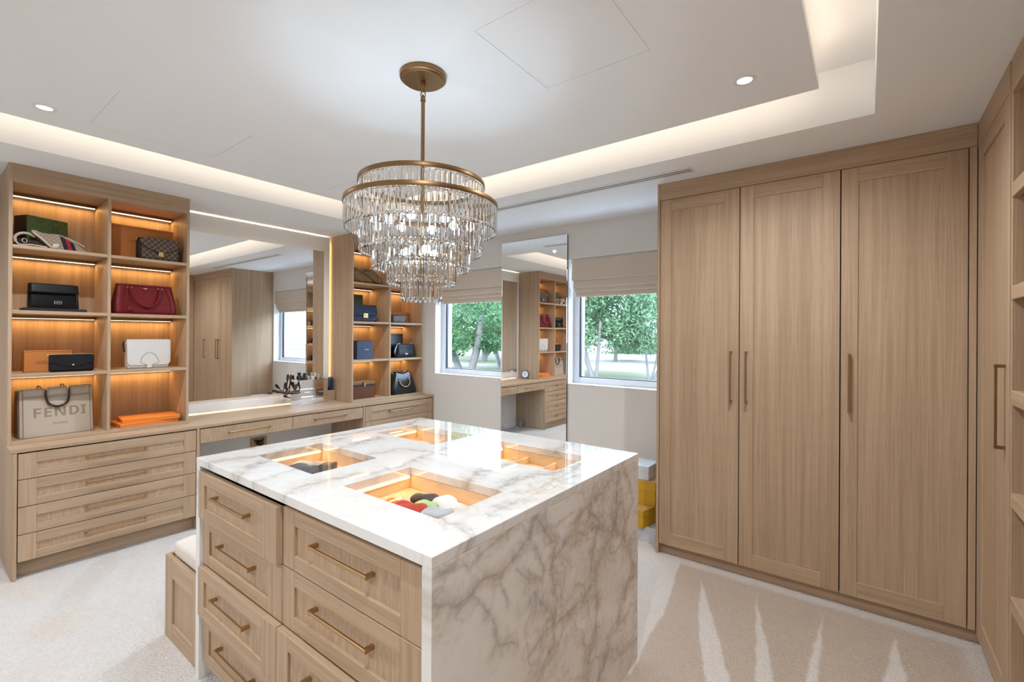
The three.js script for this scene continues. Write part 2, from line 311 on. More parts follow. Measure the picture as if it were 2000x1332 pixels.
{
  const b = (x0, x1, y0, y1) => bx(x0, x1, y0, y1, WZ - WT, WZ, 'y', 0);
  struct('wall_window', [b(WX - 0.2, W1[0], 0, TOP), b(W1[1], W2[0], 0, TOP), b(W2[1], RX + 0.2, 0, TOP), b(W1[0], W1[1], 0, SILL), b(W1[0], W1[1], HEAD, TOP), b(W2[0], W2[1], 0, SILL), b(W2[0], W2[1], HEAD, TOP)], M.wall);
  struct('wall_left', bx(WX - 0.2, WX, 0, TOP, WZ, BZ + 0.2, 'y', 0), M.wall);
  struct('wall_right', bx(RX, RX + 0.2, 0, TOP, WZ, BZ + 0.2, 'y', 0), M.wall);
  struct('wall_back', bx(WX, RX, 0, TOP, BZ, BZ + 0.2, 'y', 0), M.wall);
  // door in the back wall
  const d = sgroup('door_1');
  struct('door_leaf', bx(-3.3, -2.4, 0.01, 2.1, BZ - 0.03, BZ - 0.004, 'y'), M.white, d);
  struct('door_frame', [bx(-3.38, -3.3, 0, 2.18, BZ - 0.045, BZ), bx(-2.4, -2.32, 0, 2.18, BZ - 0.045, BZ), bx(-3.3, -2.4, 2.1, 2.18, BZ - 0.045, BZ)], M.white, d);
  struct('door_handle', [bx(-3.24, -3.1, 1.03, 1.05, BZ - 0.08, BZ - 0.065), bx(-3.24, -3.22, 1.03, 1.05, BZ - 0.08, BZ - 0.03)], M.brass, d);
  // bulkhead ring and the recess above it
  const c = (x0, x1, y0, y1, z0, z1) => bx(x0, x1, y0, y1, z0, z1, 'x', 0);
  struct('ceiling', [c(WX, CX0, C, TOP, WZ, BZ), c(CX1, RX, C, TOP, WZ, BZ), c(CX0, CX1, C, TOP, WZ, CZ0), c(CX0, CX1, C, TOP, CZ1, BZ), c(CX0, CX1, RC, TOP, CZ0, CZ1)], M.ceil);
  // dropped panel with access hatches cut into it
  const HOLES = [[-1.19, -0.699, -1.824, -1.312], [-3.418, -2.84, -1.232, -0.622], [-3.45, -2.89, -2.06, -1.556]];
  const sh = new THREE.Shape([[SX0, -SZ1], [SX1, -SZ1], [SX1, -SZ0], [SX0, -SZ0]].map((p) => new THREE.Vector2(...p)));
  for (const [a, b2, z0, z1] of HOLES) sh.holes.push(new THREE.Path([[a, -z1], [a, -z0], [b2, -z0], [b2, -z1]].map((p) => new THREE.Vector2(...p))));
  const g = new THREE.ExtrudeGeometry(sh, { depth: 0.04, bevelEnabled: false }); g.rotateX(-PI / 2); g.translate(0, T, 0);
  const slab = struct('ceiling_panel', [prep(g), c(SX0 + 0.12, SX1 - 0.12, T + 0.06, RC, SZ0 + 0.12, SZ1 - 0.12)], M.ceil); slab.userData.kind = 'structure';
  HOLES.forEach(([a, b2, z0, z1], i) => { const e = 0.0016; mesh('access_hatch', bx(a + e, b2 - e, T + 0.0004, T + 0.03, z0 + e, z1 - e, 'x', 0), M.ceil, slab); });
}
// cove lighting on the upper face of the dropped panel
{
  const y = T + 0.0535, i = 0.03, X0 = SX0 + i, X1 = SX1 - i, Z0 = SZ0 + i, Z1 = SZ1 - i, t = 0.012, m = glow(COVE, 1.6);
  const strips = [['z', X0, -1], ['z', X1, 1], ['x', Z0, -1], ['x', Z1, 1]];
  const names = ['along the left edge', 'along the wardrobe side', 'along the window side', 'along the edge nearest the door'];
  strips.forEach(([ax, q, s], k) => {
    const a = ax === 'z' ? Z0 : X0, b = ax === 'z' ? Z1 : X1, L = b - a, lo = s < 0 ? q - t : q, hi = s < 0 ? q : q + t;
    tag(mesh('cove_light_strip', ax === 'z' ? bx(lo, hi, y - 0.012, y + 0.012, a, b, 'z', 0) : bx(a, b, y - 0.012, y + 0.012, lo, hi, 'x', 0), m), `warm glowing light strip hidden above the dropped ceiling panel ${names[k]}`, 'light strip');
    const off = q + s * (t + 0.004), dir = ax === 'z' ? [s, 0.35, 0] : [0, 0.35, s];
    area('cove_light', COVE, LV.cove, L, 0.024, ax === 'z' ? [off, y, (a + b) / 2] : [(a + b) / 2, y, off], ax === 'z' ? [0, 0, 1] : [1, 0, 0], dir);
  });
}
// recessed downlights
{
  const where = [[-3.36, -0.437, 'by the left end of the ceiling, over the handbag shelves'], [-0.442, -2.294, 'near the wardrobe corner of the dropped ceiling'], [-3.36, -2.28, 'behind the chandelier, at the window end of the ceiling'], [-0.442, -0.437, 'overhead, right of the marble island'], [-3.36, 1.2, 'at the door end, on the handbag side'], [-0.442, 1.2, 'at the door end, on the shoe shelf side'], [-1.9, 1.2, 'at the middle of the door end']];
  const ringG = lathe([[0.031, 0.006], [0.031, 0], [0.033, -0.003], [0.046, -0.003], [0.049, 0], [0.049, 0.002]], 40), discG = new THREE.CylinderGeometry(0.031, 0.031, 0.003, 32), dm = glow([1, 0.97, 0.93], 3);
  for (const [x, z, w] of where) {
    const t = thing('downlight', 'small round white recessed downlight ' + w, 'light', [x, T, z]);
    mesh('trim_ring', ringG, M.white, t);
    const d = mesh('lamp', discG, dm, t); d.position.y = 0.0005;
    const s = new THREE.SpotLight(new THREE.Color(...DOWN), LV.down, 0, 1.42, 1, 2); s.name = 'downlight_beam'; s.position.set(x, T - 0.012, z); s.target.position.set(x, 0, z); s.castShadow = true; s.shadow.radius = 0.8; scene.add(s, s.target);
  }
}
// slot diffuser in the bulkhead by the window wall
{
  const x0 = -3.03, x1 = -0.885, za = -3.075, zb = -2.965, t = thing('slot_diffuser', 'long thin linear air slot diffuser with two dark slots in the ceiling edge', 'vent', [0, C, 0]);
  const y0 = -0.003, y1 = 0.003, s = 0.014, zm = (za + zb) / 2;
  mesh('frame', [bx(x0, x1, y0, y1, za, zm - 0.024, 'x', 0.0008), bx(x0, x1, y0, y1, zm + 0.024, zb, 'x', 0.0008), bx(x0 - 0.01, x0, y0, y1, za, zb, 'x', 0.0008), bx(x1, x1 + 0.01, y0, y1, za, zb, 'x', 0.0008)], M.white, t);
  mesh('blade', bx(x0, x1, y0, y1, zm - 0.008, zm + 0.008, 'x', 0.0008), M.white, t);
  for (const k of [-1, 1]) mesh('slot', bx(x0, x1, y0 + 0.0015, y1, zm + k * 0.016 - 0.0082, zm + k * 0.016 + 0.0082, 'x', 0), M.black, t);
}
// windows
function windowUnit(n, [a, b]) {
  const w = sgroup('window_' + n), z0 = WZ - 0.22, z1 = WZ - 0.105, f = 0.062;
  struct('window_reveal', [bx(a, a + 0.004, SILL, HEAD, z1, WZ - 0.0005, 'y', 0), bx(b - 0.004, b, SILL, HEAD, z1, WZ - 0.0005, 'y', 0), bx(a, b, HEAD - 0.004, HEAD, z1, WZ - 0.0005, 'x', 0)], M.reveal, w);
  struct('window_frame', [bx(a, a + f, SILL, HEAD, z0, z1, 'y', 0.003), bx(b - f, b, SILL, HEAD, z0, z1, 'y', 0.003), bx(a + f, b - f, SILL, SILL + f, z0, z1, 'x', 0.003), bx(a + f, b - f, HEAD - f, HEAD, z0, z1, 'x', 0.003)], M.frame, w);
  const g = 0.012, zi = z1 - 0.012;
  struct('window_gasket', [bx(a + f, a + f + g, SILL + f, HEAD - f, zi - 0.03, zi, 'y', 0), bx(b - f - g, b - f, SILL + f, HEAD - f, zi - 0.03, zi, 'y', 0), bx(a + f, b - f, SILL + f, SILL + f + g * 0.6, zi - 0.03, zi, 'x', 0), bx(a + f, b - f, HEAD - f - g, HEAD - f, zi - 0.03, zi, 'x', 0)], M.gasket, w);
  const p = new THREE.PlaneGeometry(b - a - 2 * f, HEAD - SILL - 2 * f); p.translate((a + b) / 2, (SILL + HEAD) / 2, zi - 0.016);
  struct('window_glass', p, M.pane, w);
  struct('window_sill', bx(a, b, SILL - 0.001, SILL + 0.006, z1, WZ + 0.004, 'x', 0.002), M.reveal, w);
}
windowUnit(1, W1); windowUnit(2, W2);
// roman blinds
function blind(a, b, label, chain) {
  const t = thing('roman_blind', label, 'blind', [(a + b) / 2, SILL, WZ]), w = (b - a) / 2, Y = (y) => y - SILL;
  mesh('headrail', bx(-w, w, Y(2.195), Y(2.231), -0.075, -0.03, 'x'), M.white, t);
  const fold = (y0, y1, z, in_) => { const g = bx(-w + in_, w - in_, Y(y0), Y(y1), z - 0.01, z, 'x', 0.003); return g; };
  mesh('front_panel', [fold(2.026, 2.222, -0.012, 0)], M.fabric, t);
  [[1.957, 2.06, -0.034, 0.002], [1.916, 2.0, -0.054, 0.006], [1.872, 1.96, -0.072, 0.012]].forEach((f) => mesh('fold', fold(...f), M.fabric, t));
  if (chain) mesh('cord', tube([[-w - 0.006, Y(2.225), -0.02], [-w + 0.002, Y(2.17), -0.018], [-w - 0.004, Y(2.1), -0.02], [-w - 0.009, Y(2.0), -0.03], [-w - 0.004, Y(1.94), -0.06]], 0.0025, 24, 6), M.white, t);
}
blind(-4.05, -3.0, 'beige roman blind over the window left of the tall mirror', false);
blind(-2.222, -1.192, 'beige roman blind with white side cord, over the window beside the wardrobe', true);
// skirting under the desk
struct('baseboard_left', bx(WX, WX + 0.014, 0, 0.09, -2.80, -1.40, 'z'), M.white);
// ---------------------------------------------------------------- joinery
// shaker front in the plane z (front face), with a sunken panel; returns the door / drawer mesh
function shaker(parent, name, x0, x1, y0, y1, z, o = {}) {
  const { sl = 0.08, sr = 0.08, rt = 0.07, rb = 0.055, th = 0.02, rec = 0.007, panel = M.rib, cut = false } = o, e = 0.0012;
  const d = mesh(name, [bx(x0 + e, x0 + sl, y0 + e, y1 - e, z - th, z, 'y'), bx(x1 - sr, x1 - e, y0 + e, y1 - e, z - th, z, 'y'), bx(x0 + sl, x1 - sr, y1 - rt, y1 - e, z - th, z, 'x'), bx(x0 + sl, x1 - sr, y0 + e, y0 + rb, z - th, z, 'x')], M.wood, parent);
  mesh('panel', bx(x0 + sl - 0.004, x1 - sr + 0.004, y0 + rb - 0.004, y1 - rt + 0.004, z - th + 0.002, z - rec, 'y', 0), panel, d);
  return d;
}
function handle(parent, cx, cy, z, len, vertical, mat = M.brass) {
  const h = len / 2, g = [bx(-h, h, -0.0055, 0.0055, 0.024, 0.032, 'x', 0.0012)];
  for (const s of [-1, 1]) { const q = bx(-0.0065, 0.0065, -0.0065, 0.0065, -0.001, 0.033, 'z', 0.001); q.translate(s * (h - 0.006), 0, 0); g.push(q); }
  const G = merge(g); if (vertical) G.rotateZ(PI / 2);
  G.translate(cx, cy, z);
  return mesh('handle', G, mat, parent);
}
const PANELS = { sl: 0.082, sr: 0.082, rt: 0.064, rb: 0.05 };

// open display shelves with a light strip in each bay; local x runs to the right along the wall, local z out of it
function displayCabinet(z0, wd, label, where) {
  const t = thing('display_cabinet', label, 'cabinet', [WX, 0, z0], PI / 2), D = 0.438, B = 0.06, y0 = 0.798, th = 0.018, mid = wd / 2, top = 2.442;
  mesh('side_panel', bx(0, th, y0, C - 0.001, 0, D, 'y'), M.wood, t); mesh('side_panel', bx(wd - th, wd, y0, C - 0.001, 0, D, 'y'), M.wood, t);
  mesh('divider', bx(mid - th / 2, mid + th / 2, y0 + 0.022, top, B, D, 'y'), M.wood, t);
  mesh('back_panel', bx(th, wd - th, y0, top + 0.02, B - 0.018, B, 'y', 0), M.wood, t);
  mesh('top_rail', bx(th, wd - th, top, C - 0.001, D - 0.02, D - 0.0005, 'x'), M.wood, t);
  mesh('top_board', bx(th, wd - th, top, top + 0.02, B, D - 0.02, 'x'), M.wood, t);
  mesh('bottom_board', bx(th, wd - th, y0, y0 + 0.022, B, D - 0.001, 'x'), M.wood, t);
  const lm = glow([1, 0.80, 0.52], 2.2);
  for (const [x0, x1] of [[th, mid - th / 2], [mid + th / 2, wd - th]]) {
    for (const y of [2.053, 1.643, 1.24]) mesh('shelf', bx(x0, x1, y - 0.022, y, B, D - 0.001, 'x'), M.wood, t);
    for (const y of [top, 2.031, 1.621, 1.218]) {
      mesh('light_housing', bx(x0 + 0.002, x1 - 0.002, y - 0.020, y, B + 0.024, B + 0.062, 'x', 0.001), M.bronze, t);
      mesh('light_strip', bx(x0 + 0.008, x1 - 0.008, y - 0.0235, y - 0.0195, B + 0.030, B + 0.054, 'x', 0), lm, t);
      area('shelf_light', WARM, LV.shelf, x1 - x0 - 0.03, 0.02, [WX + B + 0.042, y - 0.0255, z0 - (x0 + x1) / 2], [0, 0, 1], [0.12, -1, 0]);
    }
  }
  return t;
}
displayCabinet(-0.395, 0.968, 'large lit oak display cabinet nearest the camera, holding red and white handbags', 'near');
displayCabinet(-2.814, 0.967, 'lit oak display cabinet in the window corner, partly behind the chandelier', 'far');
// filler between far cabinet and window wall
struct('trim_1', bx(WX, -4.24, 0.798, C, WZ, -3.783, 'y', 0), M.wall);

// worktop running along the whole wall
const HT = 0.798, XL = -4.079;
tag(mesh('worktop', bx(WX + 0.001, XL + 0.002, HT - 0.026, HT, WZ + 0.001, -0.392, 'z', 0.002), M.wood), 'long continuous light oak worktop running under both display cabinets and the mirror', 'worktop');
function drawerUnit(z0, wd, label, lastHidden) {
  const t = thing('drawer_cabinet', label, 'cabinet', [WX + 0.002, 0, z0], PI / 2), D = XL - WX - 0.002, th = 0.02, top = HT - 0.0265;
  mesh('side_panel', bx(0, th, 0, top, 0, D, 'y'), M.wood, t); mesh('side_panel', bx(wd - th, wd, 0, top, 0, D, 'y'), M.wood, t);
  mesh('plinth', bx(th, wd - th, 0, 0.095, D - 0.09, D - 0.072, 'x'), M.wood, t);
  mesh('carcass', bx(th, wd - th, 0.095, top - 0.004, 0.02, D - 0.03, 'x', 0), M.dark, t);
  const ys = [0.766, 0.605, 0.438, 0.270, 0.104];
  for (let i = 0; i < 4; i++) {
    const d = shaker(t, 'drawer', th + 0.003, wd - th - 0.003, ys[i + 1] + 0.001, ys[i] - 0.001, D - 0.002, PANELS);
    handle(d, wd / 2 + 0.0, (ys[i] + ys[i + 1]) / 2 - 0.004, D - 0.009, 0.325);
  }
  return t;
}
drawerUnit(-0.405, 0.988, 'four-drawer oak base cabinet under the near handbag shelves');
drawerUnit(-2.857, 0.972, 'oak base cabinet of drawers in the window corner, largely hidden by the marble island');
{  // knee-hole drawers of the dressing table
  const t = thing('dressing_table', 'oak dressing table section with two shallow drawers over the knee space', 'table', [WX, 0, -1.3935], PI / 2), D = XL - WX, w = 1.463;
  mesh('apron', bx(0.001, w - 0.001, 0.66, HT - 0.03, D - 0.16, D - 0.03, 'x'), M.wood, t);
  for (const [a, b] of [[0.004, w / 2 - 0.002], [w / 2 + 0.002, w - 0.004]]) {
    const d = mesh('drawer', bx(a, b, 0.655, 0.764, D - 0.024, D - 0.003, 'y'), M.rib, t);
    handle(d, (a + b) / 2, 0.712, D - 0.004, 0.33);
  }
}
// back-lit wall panel and vanity mirror
{
  const zA = -1.38, zB = -2.798, x0 = -4.634, x1 = -4.619, y0 = HT + 0.012, y1 = C - 0.012;
  const t = thing('light_panel', 'pale back-lit wall panel framing the vanity mirror with glowing edges', 'panel', [0, 0, 0]);
  mesh('board', bx(x0, x1, y0, y1, zB, zA, 'y'), M.panel, t);
  const lm = glow(HALO, 1.8), xs = -4.646, s = 0.006;
  mesh('light_strip', bx(xs - s, xs + s, y0 + 0.01, y0 + 0.022, zB + 0.02, zA, 'z', 0), lm, t);
  mesh('light_strip', bx(xs - s, xs + s, y1 - 0.022, y1 - 0.01, zB + 0.02, zA, 'z', 0), lm, t);
  mesh('light_strip', bx(xs - s, xs + s, y0 + 0.03, y1 - 0.03, zB + 0.01, zB + 0.022, 'y', 0), lm, t);
  area('halo_light', HALO, LV.halo, zA - zB - 0.05, 0.012, [xs, y0 + 0.008, (zA + zB) / 2], [0, 0, 1], [0.7, -1, 0]);
  area('halo_light', HALO, LV.halo, zA - zB - 0.05, 0.012, [xs, y1 - 0.008, (zA + zB) / 2], [0, 0, 1], [0.7, 1, 0]);
  area('halo_light', [1, 0.62, 0.25], LV.halo, y1 - y0 - 0.08, 0.012, [xs, (y0 + y1) / 2, zB + 0.008], [0, 1, 0], [0.7, 0, -1]);
  const m = thing('vanity_mirror', 'wide frameless mirror over the dressing table, reflecting wardrobe and window', 'mirror', [0, 0, 0]), ma = -1.45, mb = -2.722, my0 = 0.92, my1 = 2.387, mx = x1 + 0.017;
  mesh('glass', bx(mx - 0.004, mx, my0, my1, mb, ma, 'y', 0.0006), M.mirror, m);
  mesh('backing', bx(mx - 0.006, mx - 0.0042, my0 + 0.002, my1 - 0.002, mb + 0.002, ma - 0.002, 'y', 0), M.dark, m);
  const q = 0.03, hm = glow(HALO, 1.2);
  mesh('halo_strip', [bx(x1, mx - 0.006, my0 + q, my0 + q + 0.006, mb + q, ma - q, 'z', 0), bx(x1, mx - 0.006, my1 - q - 0.006, my1 - q, mb + q, ma - q, 'z', 0), bx(x1, mx - 0.006, my0 + q, my1 - q, mb + q, mb + q + 0.006, 'y', 0)], hm, m);
  const xh = (x1 + mx) / 2;
  area('halo_light', HALO, LV.halo * 0.55, ma - mb - 2 * q, 0.009, [xh, my0 + q - 0.002, (ma + mb) / 2], [0, 0, 1], [0, -1, 0]);
  area('halo_light', HALO, LV.halo * 0.55, ma - mb - 2 * q, 0.009, [xh, my1 - q + 0.002, (ma + mb) / 2], [0, 0, 1], [0, 1, 0]);
  area('halo_light', HALO, LV.halo * 0.55, my1 - my0 - 2 * q, 0.009, [xh, (my0 + my1) / 2, mb + q - 0.002], [0, 1, 0], [0, 0, -1]);
}
// tall mirror on the window wall
{
  const t = thing('tall_mirror', 'tall narrow frameless mirror between the two windows', 'mirror', [-2.652, 0, WZ]), h = 0.395;
  mesh('glass', bx(-h, h, 0.05, 2.466, 0.015, 0.02, 'y', 0.0008), M.mirror, t);
  mesh('backing', bx(-h + 0.001, h - 0.001, 0.052, 2.464, 0, 0.0148, 'y', 0), M.dark, t);
}
// double socket under the desk, and a plugged adaptor
{
  const t = thing('wall_socket', 'brass double wall socket under the dressing table', 'socket', [WX, 0.464, -2.09], PI / 2);
  mesh('plate', bx(-0.075, 0.075, -0.036, 0.044, 0, 0.008, 'x', 0.002), M.bronze, t);
  mesh('switch', [bx(-0.045, -0.025, 0.012, 0.03, 0.006, 0.013), bx(0.025, 0.045, 0.012, 0.03, 0.006, 0.013)], M.dark, t);
  mesh('plug', bx(-0.02, 0.025, -0.03, 0.016, 0.008, 0.05, 'y', 0.006), M.dark, t);
  const a = thing('power_adapter', 'small grey power adapter standing on the carpet under the desk, seen in the tall mirror', 'adapter', [-4.50, 0, -1.47]);
  mesh('body', soft(0.07, 0.13, 0.05, 0.015, 6), std([0.25, 0.28, 0.33], 0.5), a);
  mesh('cable', tube([[0, 0.02, 0.02], [-0.05, 0.008, 0], [-0.1, 0.006, -0.1], [-0.13, 0.01, -0.25], [-0.14, 0.2, -0.4]], 0.004, 24, 6), M.white, a);
}
// wardrobe, three doors, faces +z
{
  const x0 = -1.161, x1 = 0.428, zf = -3.184, t = thing('wardrobe', 'tall built-in light oak wardrobe with three panelled doors and long bronze handles', 'wardrobe', [x0, 0, WZ]), D = zf - WZ, w = x1 - x0;
  mesh('side_panel', bx(0, 0.018, 0, C - 0.001, 0.001, D, 'y'), M.wood, t);
  mesh('top_rail', bx(0.018, w, 2.444, C - 0.001, D - 0.02, D - 0.0005, 'x'), M.wood, t);
  mesh('plinth', bx(0.018, w + 0.02, 0, 0.075, D - 0.06, D - 0.042, 'x'), M.wood, t);
  mesh('filler', bx(w - 0.028, w, 0.073, 2.442, D - 0.02, D - 0.0005, 'y'), M.wood, t);
  mesh('carcass', bx(0.018, w, 0.075, C - 0.001, 0.001, D - 0.03, 'y', 0), M.dark, t);
  const X = [-1.142, -0.636, -0.118, 0.399].map((v) => v - x0);
  const o = { sl: 0.078, sr: 0.084, rt: 0.08, rb: 0.086, panel: M.wood, rec: 0.006 };
  [[0, 0.458], [1, 0.566 - 0.525], [2, 1.085 - 1.043]].forEach(([i], k) => {
    const d = shaker(t, 'door', X[i] + 0.0015, X[i + 1] - 0.0015, 0.073, 2.442, D - 0.001, o);
    handle(d, [-0.683, -0.595, -0.0765][k] - x0, 1.252, D - 0.002, 0.32, true, M.bronze);
  });
}
// tall cupboard on the right, faces -x; local x runs towards the camera
{
  const z0 = -3.184, z1 = -2.545, t = thing('tall_cupboard', 'tall narrow oak cupboard door at the right edge, in the corner beside the wardrobe', 'cupboard', [RX, 0, z0 - 0.03], -PI / 2), D = RX - XR, w = z1 - z0 + 0.03;
  mesh('side_panel', bx(w - 0.02, w, 0, C - 0.001, 0.001, D, 'y'), M.wood, t);
  mesh('top_rail', bx(0, w - 0.02, 2.442, C - 0.001, D - 0.02, D - 0.0005, 'x'), M.wood, t);
  mesh('plinth', bx(0, w - 0.02, 0, 0.06, D - 0.06, D - 0.045, 'x'), M.wood, t);
  mesh('carcass', bx(0.01, w - 0.02, 0.06, C - 0.001, 0.001, D - 0.03, 'y', 0), M.dark, t);
  const d = shaker(t, 'door', 0.031, w - 0.021, 0.06, 2.440, D - 0.001, { sl: 0.11, sr: 0.075, rt: 0.08, rb: 0.1, panel: M.wood, rec: 0.008 });
  handle(d, w - 0.06, 1.235, D - 0.002, 0.33, true, M.bronze);
}
// shoe shelving on the right; local x towards the camera
const SHZ = -2.545, SHY = [2.085, 1.70, 1.307, 0.924, 0.537, 0.15];
{
  const L = 2.0, t = thing('shoe_shelves', 'open oak shoe shelving at the right edge with thick-edged shelves', 'shelving', [RX, 0, SHZ], -PI / 2), D = RX - XR, B = 0.20, th = 0.02;
  mesh('side_panel', bx(0.0005, th, 0, C - 0.001, 0.001, D - 0.004, 'y'), M.wood, t); mesh('side_panel', bx(L - th, L, 0, C - 0.001, 0.001, D - 0.004, 'y'), M.wood, t);
  mesh('divider', bx(L / 2 - 0.01, L / 2 + 0.01, 0.08, 2.425, B, D - 0.004, 'y'), M.wood, t);
  mesh('back_panel', bx(th, L - th, 0.02, C - 0.001, B - 0.018, B, 'y', 0), M.wood, t);
  mesh('top_rail', bx(th, L - th, 2.425, C - 0.001, D - 0.022, D - 0.001, 'x'), M.wood, t);
  mesh('top_board', bx(th, L - th, 2.425, 2.445, B, D - 0.022, 'x'), M.wood, t);
  mesh('plinth', bx(th, L - th, 0, 0.075, D - 0.06, D - 0.042, 'x'), M.wood, t);
  for (const [a, b] of [[th, L / 2 - 0.01], [L / 2 + 0.01, L - th]]) for (const y of SHY) {
    mesh('shelf', [bx(a, b, y - 0.025, y, B, D - 0.024, 'x'), bx(a, b, y - 0.053, y, D - 0.024, D - 0.002, 'x')], M.wood, t);
    if (y < 2) area('shoe_light', WARM, LV.shelf * 0.35, b - a - 0.05, 0.02, [RX - B - 0.05, y + 0.33, SHZ + (a + b) / 2], [0, 0, 1], [-0.15, -1, 0]);
  }
}
// ---------------------------------------------------------------- marble island
{
  const t = thing('island', 'large marble-topped island with oak drawers and four glass display windows in its top', 'island', [0, 0, 0]);
  const CUT = [[-2.170, -1.712, -1.278, -0.968], [-1.497, -1.004, -1.276, -0.962], [-2.170, -1.706, -1.898, -1.606], [-1.490, -0.994, -1.882, -1.592]];
  const lip = 0.032, leg = 0.036, b = 0.0016;
  // top: a slab with four openings, its edges eased
  const sh = new THREE.Shape([[IX0 + b, -IZ1 + b], [IX1 - b, -IZ1 + b], [IX1 - b, -IZ0 - b], [IX0 + b, -IZ0 - b]].map((p) => new THREE.Vector2(...p)));
  for (const [x0, x1, z0, z1] of CUT) sh.holes.push(new THREE.Path([[x0, -z1], [x0, -z0], [x1, -z0], [x1, -z1]].map((p) => new THREE.Vector2(...p))));
  let g = new THREE.ExtrudeGeometry(sh, { depth: lip - 2 * b, bevelEnabled: true, bevelThickness: b, bevelSize: b, bevelSegments: 1 }); g.rotateX(-PI / 2); g.translate(0, IH - lip + b, 0);
  g = g.index ? g.toNonIndexed() : g;
  mesh('marble_top', stoneUV(g), M.marbleTop, t);
  mesh('marble_side', stoneUV(bx(IX1 - leg, IX1, 0, IH - lip, IZ0, IZ1, 'y', 0.001), 1), M.marbleSide, t);
  mesh('marble_side', stoneUV(bx(IX0, IX0 + leg + 0.002, 0, IH - lip, IZ0, IZ1, 'y', 0.001), 1), M.marbleSide, t);
  const fl = IZ1 - 0.015, pr = IZ1 + 0.006, L = IX0 + leg + 0.003, Rr = IX1 - leg - 0.001, mid = -1.605, dep = 0.36;
  mesh('carcass', [bx(L, Rr, 0.075, 0.72, IZ0 + 0.02, fl - 0.022, 'x', 0)], M.wood, t);
  mesh('carcass', [bx(L, Rr, 0.72, IH - lip - 0.001, IZ0 + 0.02, IZ0 + 0.04, 'x', 0), bx(L, Rr, 0.72, IH - lip - 0.001, -1.46, -1.42, 'x', 0), bx(L, Rr, 0.905, IH - lip - 0.001, fl - 0.05, fl - 0.024, 'x', 0)], M.wood, t);
  mesh('plinth', bx(L, Rr, 0, 0.075, fl - 0.06, fl - 0.045, 'x'), M.wood, t);
  const ys = [0.908, 0.704, 0.498, 0.284, 0.07];
  for (let i = 0; i < 4; i++) {
    const z1 = i % 2 === 0 ? pr : fl, z2 = i === 2 ? pr : fl;
    for (const [a, c, z, sl, sr] of [[L, mid, z1, 0.062, 0.105], [mid, Rr, z2, 0.078, 0.098]]) {
      const d = shaker(t, 'drawer', a + 0.001, c - 0.001, ys[i + 1] + 0.0005, ys[i] - 0.0005, z, { sl, sr, rt: 0.052, rb: 0.052, rec: 0.009, th: 0.024 });
      handle(d, (a + sl + c - sr) / 2 + 0.0, (ys[i] + ys[i + 1]) / 2 + 0.02, z - 0.01, 0.305);
    }
  }
  // display drawers under the glass
  const lining = std([0.72, 0.52, 0.30], 0.7), lm = glow([1, 0.72, 0.38], 1.4);
  CUT.forEach(([x0, x1, z0, z1], i) => {
    const gl = bx(x0 + 0.001, x1 - 0.001, IH - 0.0085, IH - 0.0005, z0 + 0.001, z1 - 0.001, 'x', 0.0006);
    const p = new THREE.PlaneGeometry(x1 - x0 - 0.003, z1 - z0 - 0.003); p.rotateX(-PI / 2); p.translate((x0 + x1) / 2, IH - 0.0008, (z0 + z1) / 2);
    mesh('glass_window', p, M.pane, t);
    const m = 0.012, yb = 0.872, yt = IH - lip - 0.001, X0 = x0 - m, X1 = x1 + m, Z0 = z0 - m, Z1 = z1 + m, w = 0.012;
    const tray = mesh('display_tray', [bx(X0, X1, yb - 0.012, yb, Z0, Z1, 'x', 0), bx(X0, X0 + w, yb, yt, Z0, Z1, 'z'), bx(X1 - w, X1, yb, yt, Z0, Z1, 'z'), bx(X0 + w, X1 - w, yb, yt, Z0, Z0 + w, 'x'), bx(X0 + w, X1 - w, yb, yt, Z1 - w, Z1, 'x')], lining, t);
    if (i === 3) mesh('tray_divider', [bx(X0 + 0.17, X0 + 0.178, yb, yb + 0.03, Z0 + w, Z1 - w, 'z'), bx(X0 + 0.33, X0 + 0.338, yb, yb + 0.03, Z0 + w, Z1 - w, 'z')], lining, tray);
    if (i === 2) mesh('tray_divider', [bx(X0 + 0.24, X0 + 0.248, yb, yb + 0.03, Z0 + w, Z1 - w, 'z')], lining, tray);
    mesh('light_strip', bx(X0 + w, X0 + w + 0.006, yt - 0.012, yt, Z0 + 0.02, Z1 - 0.02, 'z', 0), lm, tray);
    area('tray_light', [1, 0.58, 0.22], LV.island, z1 - z0 - 0.02, 0.01, [X0 + w + 0.008, yt - 0.006, (z0 + z1) / 2], [0, 0, 1], [1, -0.5, 0]);
    area('tray_light', [1, 0.58, 0.22], LV.island * 0.8, x1 - x0 - 0.02, 0.01, [(x0 + x1) / 2, yt - 0.006, Z0 + w + 0.006], [1, 0, 0], [0, -0.5, 1]);
  });
  // what lies in the trays
  const Y = 0.8728, put = (n, l, c, g, m, x, z, ry = 0) => { const o = mesh(n, g, m); o.position.set(x, Y, z); o.rotation.y = ry; return tag(o, l, c); };
  const lump = (w, h, d) => soft(w, h, d, Math.min(w, h, d) * 0.48, 8, (x, y, z) => [x + 0.006 * Math.sin(z * 60 + y * 40), Math.min(y * 0.62, 0.05) * (1 + 0.12 * Math.sin(x * 55 + z * 45)), z + 0.005 * Math.sin(x * 70)]);
  put('pouch', 'soft red pouch under the front glass window of the island', 'pouch', lump(0.13, 0.07, 0.10), std([0.55, 0.05, 0.03], 0.8), -1.26, -1.06, 0.3);
  put('pouch', 'orange pouch lying left of the red one under the front glass', 'pouch', lump(0.09, 0.05, 0.08), std([0.8, 0.22, 0.03], 0.8), -1.365, -1.07);
  put('pouch', 'small yellow-orange pouch between the red and the silver-grey ones', 'pouch', lump(0.06, 0.05, 0.07), std([0.8, 0.38, 0.04], 0.8), -1.175, -1.02);
